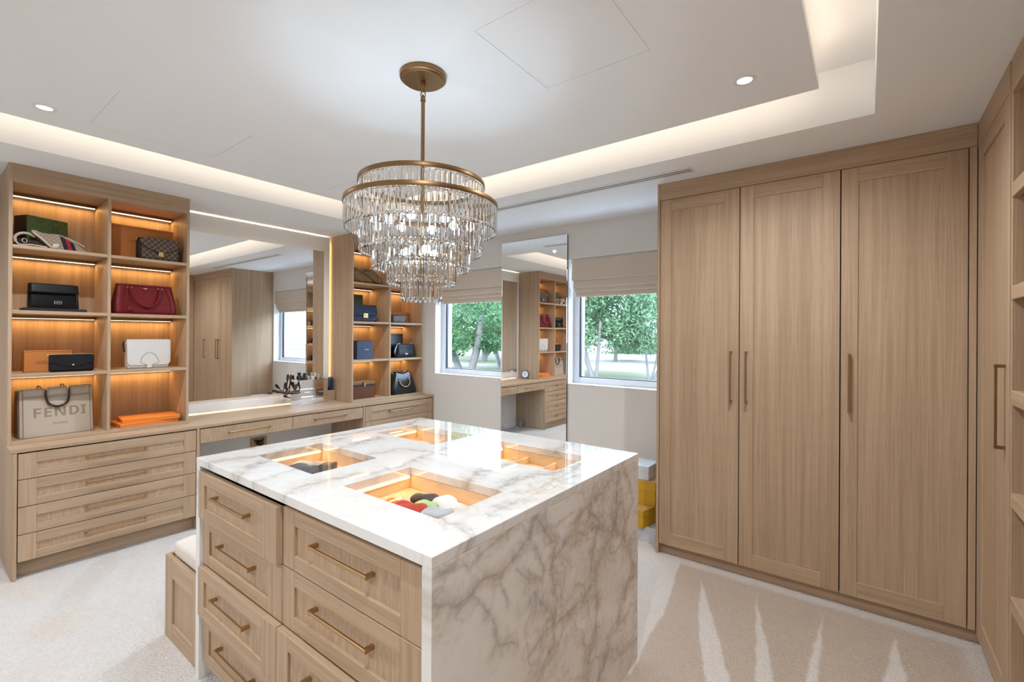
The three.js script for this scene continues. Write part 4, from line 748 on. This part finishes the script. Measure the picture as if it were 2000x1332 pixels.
{ // bottom row: lettered tote and flat orange boxes
  const W = 0.365, H = 0.315, b = on('tote_bag', 'large cream leather tote with tortoiseshell handle and raised lettering', 'handbag', -4.375, S4, -0.632, 0.08), cr = leather([0.50, 0.42, 0.335], 0.55);
  const lean = (x, y, z) => [x * (1 - 0.012 * y / H), y + (y > 0.2 ? 0.006 * (x / 0.18) : 0), z * (1 - 0.45 * y / H)];
  mesh('body', soft(W, H, 0.14, 0.008, 10, lean), cr, b);
  mesh('side_gusset', soft(0.012, H - 0.012, 0.12, 0.004, 6, (x, y, z) => [x - W / 2 + 0.002, y, z * (1 - 0.45 * y / H) - 0.006]), leather([0.20, 0.14, 0.10]), b);
  mesh('seam', [bx(-W / 2 + 0.018, W / 2 - 0.02, 0.262, 0.2645, 0.03, 0.0475, 'x', 0.0006), bx(-W / 2 + 0.018, W / 2 - 0.02, 0.253, 0.2545, 0.03, 0.0485, 'x', 0.0005)], leather([0.30, 0.235, 0.18]), b);
  mesh('edge_binding', [tube([[-W / 2 + 0.018, 0.004, 0.0695], [-W / 2 + 0.019, H - 0.006, 0.039]], 0.0025, 6, 6), tube([[W / 2 - 0.016, 0.004, 0.0695], [W / 2 - 0.018, H, 0.039]], 0.0025, 6, 6)], leather([0.36, 0.28, 0.22]), b);
  const tilt = Math.atan2(0.0315, H);
  for (const [s, w, h, y, f, sp] of [['FENDI', 0.282, 0.078, 0.154, '700 $px sans-serif', 0], ['ROMA', 0.078, 0.020, 0.078, '600 $px sans-serif', 30]]) {
    const p = plaque(b, 'lettering', w, h, 0, 0, 0, (c, WW, HH) => { c.fillStyle = css([0.50, 0.42, 0.335]); c.fillRect(0, 0, WW, HH); c.fillStyle = css([0.29, 0.215, 0.15]); c.font = f.replace('$', Math.round(HH * 1.12)); c.textAlign = 'center'; c.textBaseline = 'middle'; const mw = c.measureText(s).width; c.save(); c.translate(WW / 2, HH * 0.5); c.scale(WW * 0.97 / mw, 1); c.fillText(s, 0, 0); c.restore(); }, { roughness: 0.55 });
    p.position.set(0.012, y, 0.0703 - 0.0315 * y / H + 0.0006); p.rotation.x = -tilt;
  }
  mesh('handle', tube([[-0.058, 0.305, 0.047], [-0.056, 0.25, 0.055], [-0.042, 0.21, 0.06], [0, 0.19, 0.064], [0.042, 0.21, 0.06], [0.056, 0.25, 0.055], [0.058, 0.31, 0.047]], 0.0068, 60, 10), std([0.035, 0.014, 0.008], 0.12), b);
  for (const x of [-0.058, 0.058]) mesh('fitting', bx(x - 0.009, x + 0.009, 0.292, 0.318, 0.036, 0.052, 'x', 0.003), M.gold, b);
  mesh('handle_rear', [tube([[-0.085, 0.308, -0.03], [-0.08, 0.325, -0.03], [-0.07, 0.322, -0.03], [-0.066, 0.306, -0.03]], 0.004, 14, 6), tube([[0.03, 0.308, -0.03], [0.036, 0.33, -0.03], [0.046, 0.326, -0.03], [0.05, 0.308, -0.03]], 0.004, 14, 6)], M.bronze, b);
  const hb = [0.80, 0.24, 0.03];
  const p = carton('flat_box', 'lower of the two flat bright orange boxes on the bottom shelf', -4.37, S4, -1.125, 0.36, 0.028, 0.24, hb, 0.03, { lid: 0.4 });
  const q = carton('flat_box', 'upper of the two flat bright orange boxes, slightly turned on the other', -4.37, S4 + 0.0285, -1.15, 0.35, 0.026, 0.235, hb, -0.10, { lid: 0.4 });
  const bt = on('box_sleeve', 'slim olive sleeve standing beside the flat orange boxes', 'sleeve', -4.50, S4, -1.322); mesh('body', bx(-0.006, 0.006, 0, 0.045, -0.05, 0.05, 'y', 0.001), std([0.16, 0.13, 0.05], 0.7), bt);
}
{ // far cabinet
  const d = on('dust_bag', 'crumpled brown fabric dust bag on the top shelf of the far cabinet', 'bag', -4.37, S1 + 0.004, -3.065), br = std([0.20, 0.115, 0.05], 0.9);
  mesh('body', soft(0.36, 0.15, 0.22, 0.05, 16, (x, y, z) => [x, y * (1 + 0.10 * Math.sin(x * 30) - 0.25 * Math.pow(Math.max(0, x) / 0.18, 2)) + 0.006 * Math.sin(x * 60 + z * 40), z * (1 - 0.4 * y / 0.15) + 0.008 * Math.sin(x * 45 + y * 50)]), br, d);
  mesh('fold', tube([[-0.17, 0.155, 0.05], [-0.1, 0.135, 0.075], [-0.02, 0.15, 0.06], [0.06, 0.13, 0.075], [0.13, 0.10, 0.06]], 0.011, 40, 8), br, d);
  mesh('fold', tube([[-0.12, 0.13, 0.085], [-0.05, 0.10, 0.105], [0.02, 0.05, 0.12], [0.08, 0.02, 0.118]], 0.009, 30, 8), br, d);
  mesh('drawstring', tube([[0.10, 0.12, 0.07], [0.135, 0.09, 0.085], [0.12, 0.05, 0.1], [0.135, 0.015, 0.105]], 0.003, 24, 6), std([0.42, 0.30, 0.14], 0.8), d);
  carton('gift_box', 'olive green box behind the navy quilted bag in the far cabinet', -4.50, S2, -2.99, 0.22, 0.30, 0.10, [0.07, 0.085, 0.035], 0, { rough: 0.6 });
  const quilt = (c, n) => std(c, 0.35, { bumpMap: quilt[n] ||= dataTex(256, 256, (x, y) => { const a = Math.abs((x * 8 + y * 8) % 1 - 0.5), b = Math.abs((x * 8 - y * 8 + 8) % 1 - 0.5); return clamp(1 - Math.max(sstep(0.30, 0.5, a), sstep(0.30, 0.5, b)), 0, 1); }, { srgb: false, rx: n, ry: n, wrap: THREE.RepeatWrapping }), bumpScale: 0.006 });
  const n = on('handbag', 'navy quilted flap bag with square gold clasp in the far cabinet', 'handbag', -4.335, S2, -3.02), nv = quilt([0.016, 0.026, 0.062], 3), W = 0.31, H = 0.175;
  mesh('body', soft(W, H, 0.10, 0.018, 10, (x, y, z) => [x * (1 - 0.05 * y / H), y, z * (1 - 0.3 * y / H)]), nv, n);
  mesh('flap', soft(W * 0.98, 0.115, 0.012, 0.005, 8, (x, y, z) => [x * (1 - 0.04 * y / 0.115), y + 0.066, z + 0.047 - 0.09 * y]), nv, n);
  mesh('clasp', [bx(-0.028, 0.028, 0.04, 0.092, 0.045, 0.057, 'x', 0.003)], M.gold, n);
  mesh('clasp_detail', [bx(-0.016, -0.004, 0.052, 0.08, 0.056, 0.0595, 'x', 0.001), bx(0.004, 0.02, 0.05, 0.058, 0.056, 0.0595, 'x', 0.001), bx(0.004, 0.02, 0.066, 0.074, 0.056, 0.0595, 'x', 0.001)], M.brass, n);
  mesh('chain', Array.from({ length: 6 }, (_, i) => moved(new THREE.TorusGeometry(0.008, 0.0022, 6, 14), -0.12 + i * 0.012, H + 0.002 + 0.004 * (i % 2), 0.01, i % 2 ? PI / 2 : 0.3, 0.3, 0)), M.silver, n);
  const ob = carton('gift_box', 'burnt-orange box behind the chequered pouch in the far cabinet', -4.48, S2, -3.60, 0.30, 0.135, 0.07, ORANGE, 0, { lid: 0.05 });
  const p = on('pouch', 'small black and white chequered pouch in the far cabinet', 'pouch', -4.33, S2, -3.495), pm = std([1, 1, 1], 0.5, { map: dataTex(128, 128, (x, y) => { const a = Math.abs((x * 8 + y * 8) % 1 - 0.5), b = Math.abs((x * 8 - y * 8 + 8) % 1 - 0.5); return mixc([0.02, 0.02, 0.024], [0.32, 0.31, 0.30], Math.max(sstep(0.34, 0.46, a), sstep(0.34, 0.46, b))); }, { rx: 1 / 0.2, ry: 1 / 0.2, wrap: THREE.RepeatWrapping }) });
  mesh('body', soft(0.20, 0.092, 0.06, 0.02, 10), pm, p); mesh('zip', tube([[-0.085, 0.091, 0.01], [0, 0.0945, 0.012], [0.085, 0.091, 0.01]], 0.003, 14, 6), M.black, p);
  const pr = carton('gift_box', 'navy blue box with white lettering in the far cabinet', -4.36, S3, -3.015, 0.205, 0.20, 0.16, [0.022, 0.036, 0.075], 0, { lid: 0.02, rough: 0.5 });
  text(pr, 'PRADA', 0.075, 0.018, 0.02, 0.104, 0.0806, [0.022, 0.036, 0.075], [0.75, 0.77, 0.8], '700 $px serif', 8);
  const bb = carton('gift_box', 'tall black box behind the black quilted bag in the far cabinet', -4.48, S3, -3.51, 0.30, 0.275, 0.08, [0.010, 0.010, 0.011], 0, { lid: 0.05, rough: 0.3 });
  const q = on('handbag', 'black quilted bag with chain and silver turn clasp in the far cabinet', 'handbag', -4.32, S3, -3.575, 0.05), bq = quilt([0.012, 0.016, 0.028], 4), W2 = 0.285, H2 = 0.16;
  mesh('body', soft(W2, H2, 0.085, 0.03, 12, (x, y, z) => [x * (1 - 0.10 * y / H2), y * (1 - 0.05 * Math.pow(x / 0.14, 2)), z * (1 - 0.25 * y / H2)]), bq, q);
  mesh('flap', soft(W2 * 0.9, 0.125, 0.012, 0.005, 8, (x, y, z) => [x, y + 0.03, z + 0.041 - 0.07 * y]), bq, q);
  mesh('clasp', bx(-0.02, 0.012, 0.034, 0.052, 0.038, 0.050, 'x', 0.004), M.silver, q);
  mesh('chain', Array.from({ length: 22 }, (_, i) => moved(new THREE.TorusGeometry(0.008, 0.0024, 6, 12), -0.11 - 0.05 * Math.sin(i * 0.14), H2 - 0.002 - i * 0.006, 0.012 + 0.02 * Math.sin(i * 0.2), i % 2 ? PI / 2 : 0.3, 0.4, 0.4)), M.silver, q);
  mesh('chain_ring', [moved(new THREE.TorusGeometry(0.010, 0.003, 6, 16), -0.09, H2 - 0.002, 0.02), moved(new THREE.TorusGeometry(0.010, 0.003, 6, 16), 0.09, H2 - 0.004, 0.02)], M.silver, q);
  const bx2 = on('keepsake_box', 'brown leather box with black ribbon and tab in the far cabinet', 'box', -4.37, S4, -3.0), lb = leather([0.13, 0.048, 0.022], 0.5);
  mesh('base', bx(-0.14, 0.14, 0, 0.135, -0.09, 0.09, 'x', 0.004), lb, bx2); mesh('lid', bx(-0.142, 0.142, 0.148, 0.18, -0.092, 0.092, 'x', 0.004), leather([0.22, 0.13, 0.07]), bx2);
  mesh('ribbon', bx(-0.143, 0.143, 0.132, 0.150, -0.093, 0.093, 'x', 0.001), M.black, bx2); mesh('tab', bx(0.0, 0.022, 0.125, 0.172, 0.09, 0.096, 'y', 0.002), leather([0.35, 0.25, 0.16]), bx2); mesh('bow', bx(-0.018, 0.002, 0.14, 0.178, 0.09, 0.097, 'y', 0.002), M.black, bx2);
  const s = on('handbag', 'black patent handbag with tan rolled handles in the far cabinet', 'handbag', -4.335, S4, -3.545), W3 = 0.36, H3 = 0.245, pt = std([0.010, 0.010, 0.014], 0.16);
  mesh('body', soft(W3, H3, 0.17, 0.03, 14, (x, y, z) => [x * (1 - 0.42 * Math.pow(y / H3, 1.6)), y * (1 + 0.10 * Math.pow(Math.abs(x) / (W3 / 2), 2)), z * (1 - 0.55 * y / H3)]), pt, s);
  const tan = std([0.42, 0.24, 0.08], 0.35);
  mesh('handle', tube([[-0.075, 0.17, 0.055], [-0.07, 0.13, 0.075], [-0.04, 0.095, 0.085], [0, 0.085, 0.088], [0.04, 0.095, 0.085], [0.07, 0.13, 0.075], [0.075, 0.17, 0.055]], 0.0065, 50, 8), tan, s);
  mesh('handle', tube([[-0.06, 0.22, -0.03], [-0.045, 0.262, -0.035], [0, 0.276, -0.037], [0.045, 0.262, -0.035], [0.06, 0.22, -0.03]], 0.0065, 40, 8), tan, s);
  for (const x of [-0.075, 0.075]) mesh('ring', moved(new THREE.TorusGeometry(0.012, 0.004, 6, 16), x, 0.175, 0.055, 0.3, 0, 0), M.gold, s);
}
// ---------------------------------------------------------------- on the worktop: mirrored organisers with cosmetics, clock
{
  const Y = HT + 0.0008;
  const walls = (w, h, d, m, t, n = 'tray_wall') => { const k = 0.004; mesh(n, [bx(-w / 2, w / 2, 0, 0.004, -d / 2, d / 2, 'x', 0), bx(-w / 2, w / 2, 0.004, h, d / 2 - k, d / 2, 'x', 0.0006), bx(-w / 2, w / 2, 0.004, h, -d / 2, -d / 2 + k, 'x', 0.0006), bx(-w / 2, -w / 2 + k, 0.004, h, -d / 2 + k, d / 2 - k, 'x', 0.0006), bx(w / 2 - k, w / 2, 0.004, h, -d / 2 + k, d / 2 - k, 'x', 0.0006)], m, t); };
  const mid = on('makeup_organiser', 'mirrored makeup organiser with three small drawers and an open top', 'organiser', -4.55, Y, -2.56), W = 0.30, D = 0.13;
  mesh('case', [bx(-W / 2, W / 2, 0, 0.006, -D / 2, D / 2, 'x'), bx(-W / 2, W / 2, 0.006, 0.155, -D / 2, D / 2 - 0.012, 'x'), bx(-W / 2, W / 2, 0.155, 0.160, -D / 2, D / 2 + 0.001, 'x', 0.001)], M.chrome, mid);
  for (const [a, b, c, d, l] of [[-W / 2 + 0.003, -0.004, 0.078, 0.152, 0.05], [0.004, W / 2 - 0.003, 0.078, 0.152, 0.05], [-W / 2 + 0.003, W / 2 - 0.003, 0.008, 0.072, 0.05]]) {
    const q = mesh('drawer', bx(a, b, c, d, D / 2 - 0.012, D / 2 - 0.002, 'x', 0.0015), M.chrome, mid);
    mesh('pull', [bx((a + b) / 2 - l / 2, (a + b) / 2 + l / 2, (c + d) / 2 - 0.004, (c + d) / 2 + 0.004, D / 2 + 0.006, D / 2 + 0.012, 'x', 0.001), bx((a + b) / 2 - l / 2, (a + b) / 2 - l / 2 + 0.006, (c + d) / 2 - 0.004, (c + d) / 2 + 0.004, D / 2 - 0.003, D / 2 + 0.007, 'x', 0.001), bx((a + b) / 2 + l / 2 - 0.006, (a + b) / 2 + l / 2, (c + d) / 2 - 0.004, (c + d) / 2 + 0.004, D / 2 - 0.003, D / 2 + 0.007, 'x', 0.001)], M.silver, q);
  }
  const k = 0.004; mesh('top_tray', [bx(-W / 2, W / 2, 0.160, 0.245, D / 2 - k, D / 2, 'x', 0.0006), bx(-W / 2, W / 2, 0.160, 0.245, -D / 2, -D / 2 + k, 'x', 0.0006), bx(-W / 2, -W / 2 + k, 0.160, 0.245, -D / 2 + k, D / 2 - k, 'x', 0.0006), bx(W / 2 - k, W / 2, 0.160, 0.245, -D / 2 + k, D / 2 - k, 'x', 0.0006)], M.chrome, mid);
  const left = on('cosmetics_tray', 'mirrored open tray of brushes left of the drawer organiser', 'tray', -4.535, Y, -2.352); walls(0.108, 0.118, 0.15, M.chrome, left);
  const right = on('cosmetics_tray', 'mirrored open tray right of the drawer organiser, holding a blue hairbrush', 'tray', -4.56, Y, -2.758); walls(0.09, 0.118, 0.11, M.chrome, right);
  // brushes and pots, each its own thing
  const brush = (x, y, z, len, tilt, turn, hair, stick, label) => {
    const t = on('makeup_brush', label, 'brush', x, y, z, turn);
    t.rotation.order = 'YXZ'; t.rotation.z = tilt;
    mesh('grip', lathe([[0.002, 0], [0.005, 0.02], [0.0045, len * 0.6], [0.006, len * 0.66]], 10), stick, t);
    mesh('bristles', lathe([[0.006, len * 0.66], [0.012, len * 0.8], [0.013, len * 0.92], [0.006, len], [0, len]], 12), hair, t);
  };
  const hb = std([0.09, 0.045, 0.02], 0.8), hk = std([0.02, 0.015, 0.012], 0.8), wd = std([0.24, 0.11, 0.05], 0.4), bk = std([0.012, 0.012, 0.012], 0.3);
  const words = ['thick brown brush leaning furthest left out of the left tray', 'dark brush leaning left beside the thick brown one', 'brown brush lying low over the left tray edge', 'black brush lying flat across the left tray', 'black-handled brush leaning right against the organiser', 'upright dark brush at the back of the left tray', 'short brown brush at the front of the left tray'];
  [[0.10, -0.02, 1.0, 0.3, hb, wd], [0.12, 0.0, 0.7, 0.2, hk, wd], [0.11, 0.03, 1.15, -0.2, hb, bk], [0.10, 0.04, 1.2, 0.4, hk, bk], [0.14, 0.01, -0.45, 0.0, hk, bk], [0.17, -0.04, -0.1, 0.1, hb, bk], [0.11, 0.045, -0.3, 0.0, hb, wd]].forEach(([len, dz, tilt, turn, h, s], i) => brush(-4.535 + dz * 0.9, Y + 0.06 + (i % 3) * 0.012, -2.352 + (i - 3) * 0.008, len + 0.05, tilt, turn, h, s, words[i]));
  const pot = (x, z, y, w, h, col, cap, label, sq) => {
    const t = on('cosmetic_bottle', label, 'bottle', x, y, z, R(-0.3, 0.3));
    mesh('body', sq ? bx(-w / 2, w / 2, 0, h * 0.72, -w / 2, w / 2, 'x', 0.003) : lathe([[0, 0], [w / 2, 0], [w / 2, h * 0.68], [w * 0.3, h * 0.72]], 14), std(col, 0.3), t);
    mesh('cap', sq ? bx(-w * 0.35, w * 0.35, h * 0.72, h, -w * 0.35, w * 0.35, 'x', 0.002) : lathe([[w * 0.3, h * 0.72], [w * 0.32, h], [0, h]], 14), std(cap, 0.35), t);
  };
  const yt = Y + 0.161;
  [[-0.13, 0.125, 0.026, [0.02, 0.02, 0.02], [0.03, 0.03, 0.03], 'slim black bottle at the left end of the organiser top', 1], [-0.105, 0.115, 0.024, [0.35, 0.25, 0.2], [0.03, 0.02, 0.02], 'beige bottle with dark cap, second from the left end of the organiser top', 0],
    [-0.075, 0.150, 0.036, [0.06, 0.04, 0.03], [0.02, 0.02, 0.02], 'tall dark brown square bottle on the organiser top', 1], [-0.04, 0.120, 0.026, [0.5, 0.4, 0.33], [0.6, 0.55, 0.5], 'pale beige bottle right of the tall dark brown one', 0], [-0.02, 0.145, 0.022, [0.05, 0.03, 0.02], [0.1, 0.06, 0.03], 'tall thin brown bottle near the middle of the organiser top', 0],
    [0.01, 0.115, 0.034, [0.7, 0.7, 0.7], [0.8, 0.8, 0.8], 'white square pot in the middle of the organiser top', 1], [0.035, 0.105, 0.026, [0.03, 0.03, 0.05], [0.02, 0.02, 0.03], 'black bottle right of the white square pot', 0], [0.05, 0.145, 0.026, [0.75, 0.75, 0.76], [0.7, 0.7, 0.7], 'tall white tube on the organiser top', 1],
    [0.075, 0.13, 0.022, [0.6, 0.45, 0.25], [0.7, 0.55, 0.4], 'tan tube leaning beside the green bottle', 0], [0.085, 0.105, 0.020, [0.03, 0.32, 0.12], [0.03, 0.3, 0.1], 'small green bottle on the organiser top', 0], [0.105, 0.11, 0.026, [0.7, 0.2, 0.08], [0.65, 0.2, 0.1], 'coral red pot on the organiser top', 0], [0.13, 0.1, 0.026, [0.03, 0.03, 0.03], [0.5, 0.45, 0.4], 'black pot with pale cap at the right end of the organiser top', 1]]
    .forEach(([dx, h, w, c, cap, l, sq], i) => pot(-4.55 + [0.02, -0.02, 0.0][i % 3], -2.56 - dx, yt, w, h, c, cap, l, sq));
  const hbr = on('hairbrush', 'round blue hairbrush standing in the right mirrored tray', 'hairbrush', -4.545, Y + 0.03, -2.765, 0.5);
  mesh('head', soft(0.085, 0.15, 0.035, 0.017, 12, (x, y, z) => { const k = Math.sqrt(Math.max(0.05, 1 - Math.pow((y - 0.075) / 0.08, 2))); return [x * k + 0.01, y + 0.075, z]; }), std([0.025, 0.05, 0.11], 0.25), hbr);
  mesh('handle', lathe([[0.008, 0], [0.010, 0.04], [0.008, 0.08]], 12), std([0.025, 0.05, 0.11], 0.25), hbr);
  const red = on('makeup_brush', 'red-handled brush beside the blue hairbrush', 'brush', -4.55, Y + 0.05, -2.725, 0.3); mesh('grip', lathe([[0.004, 0], [0.006, 0.1], [0.004, 0.16]], 10), std([0.45, 0.06, 0.03], 0.4), red); mesh('head', bx(-0.02, 0.02, 0.155, 0.18, -0.01, 0.01, 'x', 0.004), std([0.4, 0.08, 0.03], 0.4), red);
}
{ // round clock at the left end of the desk, seen in the tall mirror
  const t = thing('clock', 'small round silver desk clock beside the near cabinet, visible in the tall mirror', 'clock', [-4.465, HT, -1.405], PI - 0.25), r = 0.062;
  const ring = new THREE.TorusGeometry(r, 0.009, 12, 48); ring.translate(0, r + 0.012, 0); mesh('case', [ring, moved(new THREE.CylinderGeometry(r, r, 0.02, 40), 0, r + 0.012, -0.008, PI / 2, 0, 0)], std([0.25, 0.20, 0.17], 0.3, { metalness: 1 }), t);
  const f = new THREE.CircleGeometry(r - 0.004, 40); f.translate(0, r + 0.012, 0.0035);
  mesh('face', f, std([1, 1, 1], 0.5, { map: canvasTex(256, 256, (c, W) => { c.fillStyle = '#e6eaf2'; c.fillRect(0, 0, W, W); c.translate(W / 2, W / 2); for (let i = 0; i < 12; i++) { c.save(); c.rotate(i * PI / 6); c.fillStyle = '#333a48'; c.fillRect(-3, -W * 0.45, 6, i % 3 ? 12 : 22); c.restore(); } }) }), t);
  mesh('hand', [bx(-0.002, 0.002, r + 0.01, r + 0.045, 0.005, 0.0065, 'y', 0), moved(bx(-0.002, 0.002, 0, 0.027, 0.0066, 0.008, 'y', 0), 0, r + 0.012, 0, 0, 0, 0.3), bx(-0.005, 0.005, r + 0.007, r + 0.017, 0.005, 0.009, 'y', 0.001)], std([0.03, 0.05, 0.12], 0.4), t);
  mesh('foot', [moved(cyl(0.004, 0.003, 0.022, 0, 0, 0, 8), -0.035, 0, 0), moved(cyl(0.004, 0.003, 0.022, 0, 0, 0, 8), 0.035, 0, 0)], M.bronze, t);
}
// ---------------------------------------------------------------- shoe boxes between island and wardrobe
function shoeBox(label, x, y, z, w, h, d, yaw, cb, cl, ct) {
  const t = thing('shoe_box', label, 'box', [x, y, z], yaw);
  mesh('base', bx(-w / 2 + 0.003, w / 2 - 0.003, 0, h * 0.72, -d / 2 + 0.003, d / 2 - 0.003, 'x', 0.002), std(cb, 0.7), t);
  mesh('lid', bx(-w / 2, w / 2, h * 0.62, h, -d / 2, d / 2, 'x', 0.002), std(cl, 0.7), t);
  if (ct) mesh('lid_top', bx(-w / 2, w / 2, h, h + 0.0012, -d / 2, d / 2, 'x', 0), std(ct, 0.7), t);
  return t;
}
const WB = [0.62, 0.64, 0.68], YB = [0.55, 0.31, 0.012];
shoeBox('white shoe box at the bottom of the stack beside the wardrobe', -1.405, 0, -3.46, 0.40, 0.108, 0.31, 0.0, WB, WB);
shoeBox('mustard yellow shoe box in the stack, resting on the bottom white box', -1.425, 0.109, -3.445, 0.36, 0.125, 0.30, -0.22, YB, YB, [0.52, 0.30, 0.09]);
shoeBox('taller mustard yellow shoe box, third in the stack', -1.39, 0.2365, -3.54, 0.26, 0.175, 0.32, 0.12, YB, YB, [0.52, 0.30, 0.09]);
shoeBox('white shoe box on top of the stack beside the wardrobe', -1.45, 0.414, -3.52, 0.30, 0.105, 0.22, 0.0, WB, WB);
// ---------------------------------------------------------------- shoes: pairs with the toe towards the room
{
  const shoeGeo = () => {
    const L = 0.26, up = soft(0.09, 0.11, L, 0.04, 14, (x, y, z) => {
      const s = (z + L / 2) / L, top = s < 0.45 ? 1 : 1 - 0.55 * sstep(0.4, 0.95, s), wd = 0.72 + 0.3 * Math.sin(PI * clamp(s * 0.9 + 0.1, 0, 1));
      return [x * wd, 0.022 + y * top * 0.86 * (s < 0.35 ? 1 - 0.15 * s : 0.95), z];
    });
    const sole = soft(0.088, 0.022, L + 0.008, 0.010, 10, (x, y, z) => { const s = (z + L / 2) / L; return [x * (0.76 + 0.3 * Math.sin(PI * clamp(s * 0.9 + 0.1, 0, 1))), y, z]; });
    return [up, sole];
  };
  const [U, S] = shoeGeo(), um = std([0.014, 0.012, 0.013], 0.25), um2 = std([0.05, 0.026, 0.018], 0.3), sm = std([0.02, 0.018, 0.018], 0.6);
  const row = ['second shelf down', 'third shelf down', 'fourth shelf down', 'fifth shelf down', 'lowest shelf'];
  [1, 2, 3, 4, 5].forEach((r) => [-2.40, -2.28, -2.02, -1.90].forEach((z, k) => {
    const side = k < 2 ? 'pair nearest cupboard' : 'pair farther from cupboard', foot = k % 2 ? 'nearer the camera' : 'nearer the window';
    const t = thing('shoe', `dark shoe, ${row[r - 1]}, ${foot} of ${side}`, 'shoe', [XR + 0.165 + (r % 2) * 0.02, SHY[r] + 0.0008, z], -PI / 2 + (k % 2 ? 0.06 : -0.05), 'shoes on the oak shelves');
    mesh('upper', U, r % 2 ? um2 : um, t); mesh('sole', S, sm, t);
    mesh('opening', soft(0.052, 0.02, 0.09, 0.009, 6, (x, y, zz) => [x, y + 0.105, zz - 0.065]), M.black, t);
  }));
}
// ---------------------------------------------------------------- outside
{
  const g = new THREE.PlaneGeometry(160, 90); g.rotateX(-PI / 2); g.translate(-10, -0.06, -50);
  const grd = struct('ground', g, std([1, 1, 1], 1, { map: dataTex(512, 512, (x, y) => mixc([0.21, 0.195, 0.17], [0.13, 0.13, 0.085], sstep(0.48, 0.66, fbm(x * 14, y * 14, 4))), {}), specularIntensity: 0 }));
  const leafG = (() => { const s = new THREE.BufferGeometry(); s.setAttribute('position', new THREE.Float32BufferAttribute([0, 0, 0, 0.035, 0.06, 0.012, 0, 0.15, 0, 0, 0, 0, 0, 0.15, 0, -0.035, 0.06, 0.012], 3)); s.computeVertexNormals(); return uvg(s); })();
  const leafM = std([0.085, 0.175, 0.075], 0.75, { side: THREE.DoubleSide, transmission: 0.35, thickness: 0, specularIntensity: 0.3 }), bark = std([0.16, 0.145, 0.14], 0.95);
  function tree(label, x, z, trunks, cr, cy, rx, ry, n, col) {
    const t = thing('tree', label, 'tree', [x, -0.06, z]);
    trunks.forEach(([dx, top, r, bend]) => mesh('trunk', tube([[dx * 0.15, -0.05, 0], [dx * 0.45 + bend, top * 0.45, 0.05], [dx, top, 0]], r, 12, 8), bark, t));
    const m = new THREE.InstancedMesh(leafG, col || leafM, n); m.name = 'foliage'; m.userData.kind = 'stuff'; m.castShadow = true;
    const q = new THREE.Matrix4(), e = new THREE.Euler(), qt = new THREE.Quaternion(), cl = [];
    for (let i = 0; i < 46; i++) { const a = R(0, 2 * PI), k = Math.sqrt(rnd()), v = R(-1, 1), s = Math.sqrt(1 - v * v * 0.8); cl.push([Math.cos(a) * k * rx * s, cy + v * ry, Math.sin(a) * k * rx * s * 0.8, R(0.35, 0.75) * cr]); }
    for (let i = 0; i < n; i++) {
      const c = cl[Math.floor(rnd() * cl.length)]; let u, w, h; do { u = R(-1, 1); w = R(-1, 1); h = R(-1, 1); } while (u * u + w * w + h * h > 1);
      e.set(R(-2.6, 2.6), R(0, 6.3), R(-2.6, 2.6)); qt.setFromEuler(e); const s = R(0.7, 1.4);
      q.compose(new THREE.Vector3(c[0] + u * c[3], Math.max(0.55, c[1] + h * c[3] * 0.8), c[2] + w * c[3]), qt, new THREE.Vector3(s, s, s)); m.setMatrixAt(i, q);
    }
    t.add(m);
  }
  const l2 = std([0.13, 0.24, 0.11], 0.75, { side: THREE.DoubleSide, transmission: 0.35, thickness: 0 });
  tree('large leafy tree with two pale forked trunks outside the left window', -12.0, -12.9, [[-1.1, 2.4, 0.13, -0.25], [0.9, 2.6, 0.14, 0.2]], 1.0, 2.7, 2.6, 1.5, 15000);
  tree('leafy tree with a slim pale trunk beyond the forked one, left window', -18.6, -21.5, [[0.1, 2.2, 0.14, 0.1], [0.9, 2.2, 0.1, 0.1]], 1.3, 3.2, 3.6, 2.0, 14000, l2);
  tree('leafy tree with twin trunks standing at the right in the left window', -13.9, -17.4, [[0.2, 1.8, 0.11, 0.1], [-0.5, 1.7, 0.1, -0.05]], 1.2, 2.9, 2.7, 1.6, 13000, l2);
  tree('pale-trunked leaning tree at the left in the right-hand window', -8.0, -15.6, [[-0.6, 2.0, 0.09, -0.12], [0.2, 2.1, 0.06, 0.05]], 1.1, 3.0, 2.6, 1.5, 12000, l2);
  tree('slender tree with thin dark trunk at the far left of the right-hand window', -9.4, -16.2, [[-0.5, 2.0, 0.05, -0.1]], 1.0, 2.9, 1.8, 1.2, 7000, l2);
  tree('slim-trunked tree nearest the wardrobe in the right-hand window', -6.3, -16.6, [[-0.3, 2.0, 0.045, 0.0], [0.3, 2.0, 0.04, 0.15], [0.8, 2.1, 0.05, 0.2]], 1.0, 2.75, 2.2, 1.4, 10000, l2);
  tree('dense dark green tree further back in the right-hand window', -12.5, -27, [[0.2, 2.0, 0.12, 0]], 1.6, 2.5, 4.6, 2.2, 16000);
  tree('broad green tree at the back, behind the slim trunks of the right-hand window', -7.0, -28, [[0.2, 2.2, 0.12, 0]], 1.6, 2.7, 4.4, 2.4, 16000);
  tree('broad tree at the back of the garden, left window', -25, -28, [[0.2, 2.2, 0.14, 0]], 1.8, 2.8, 6.0, 2.6, 18000);
}
renderer.render(scene, camera);
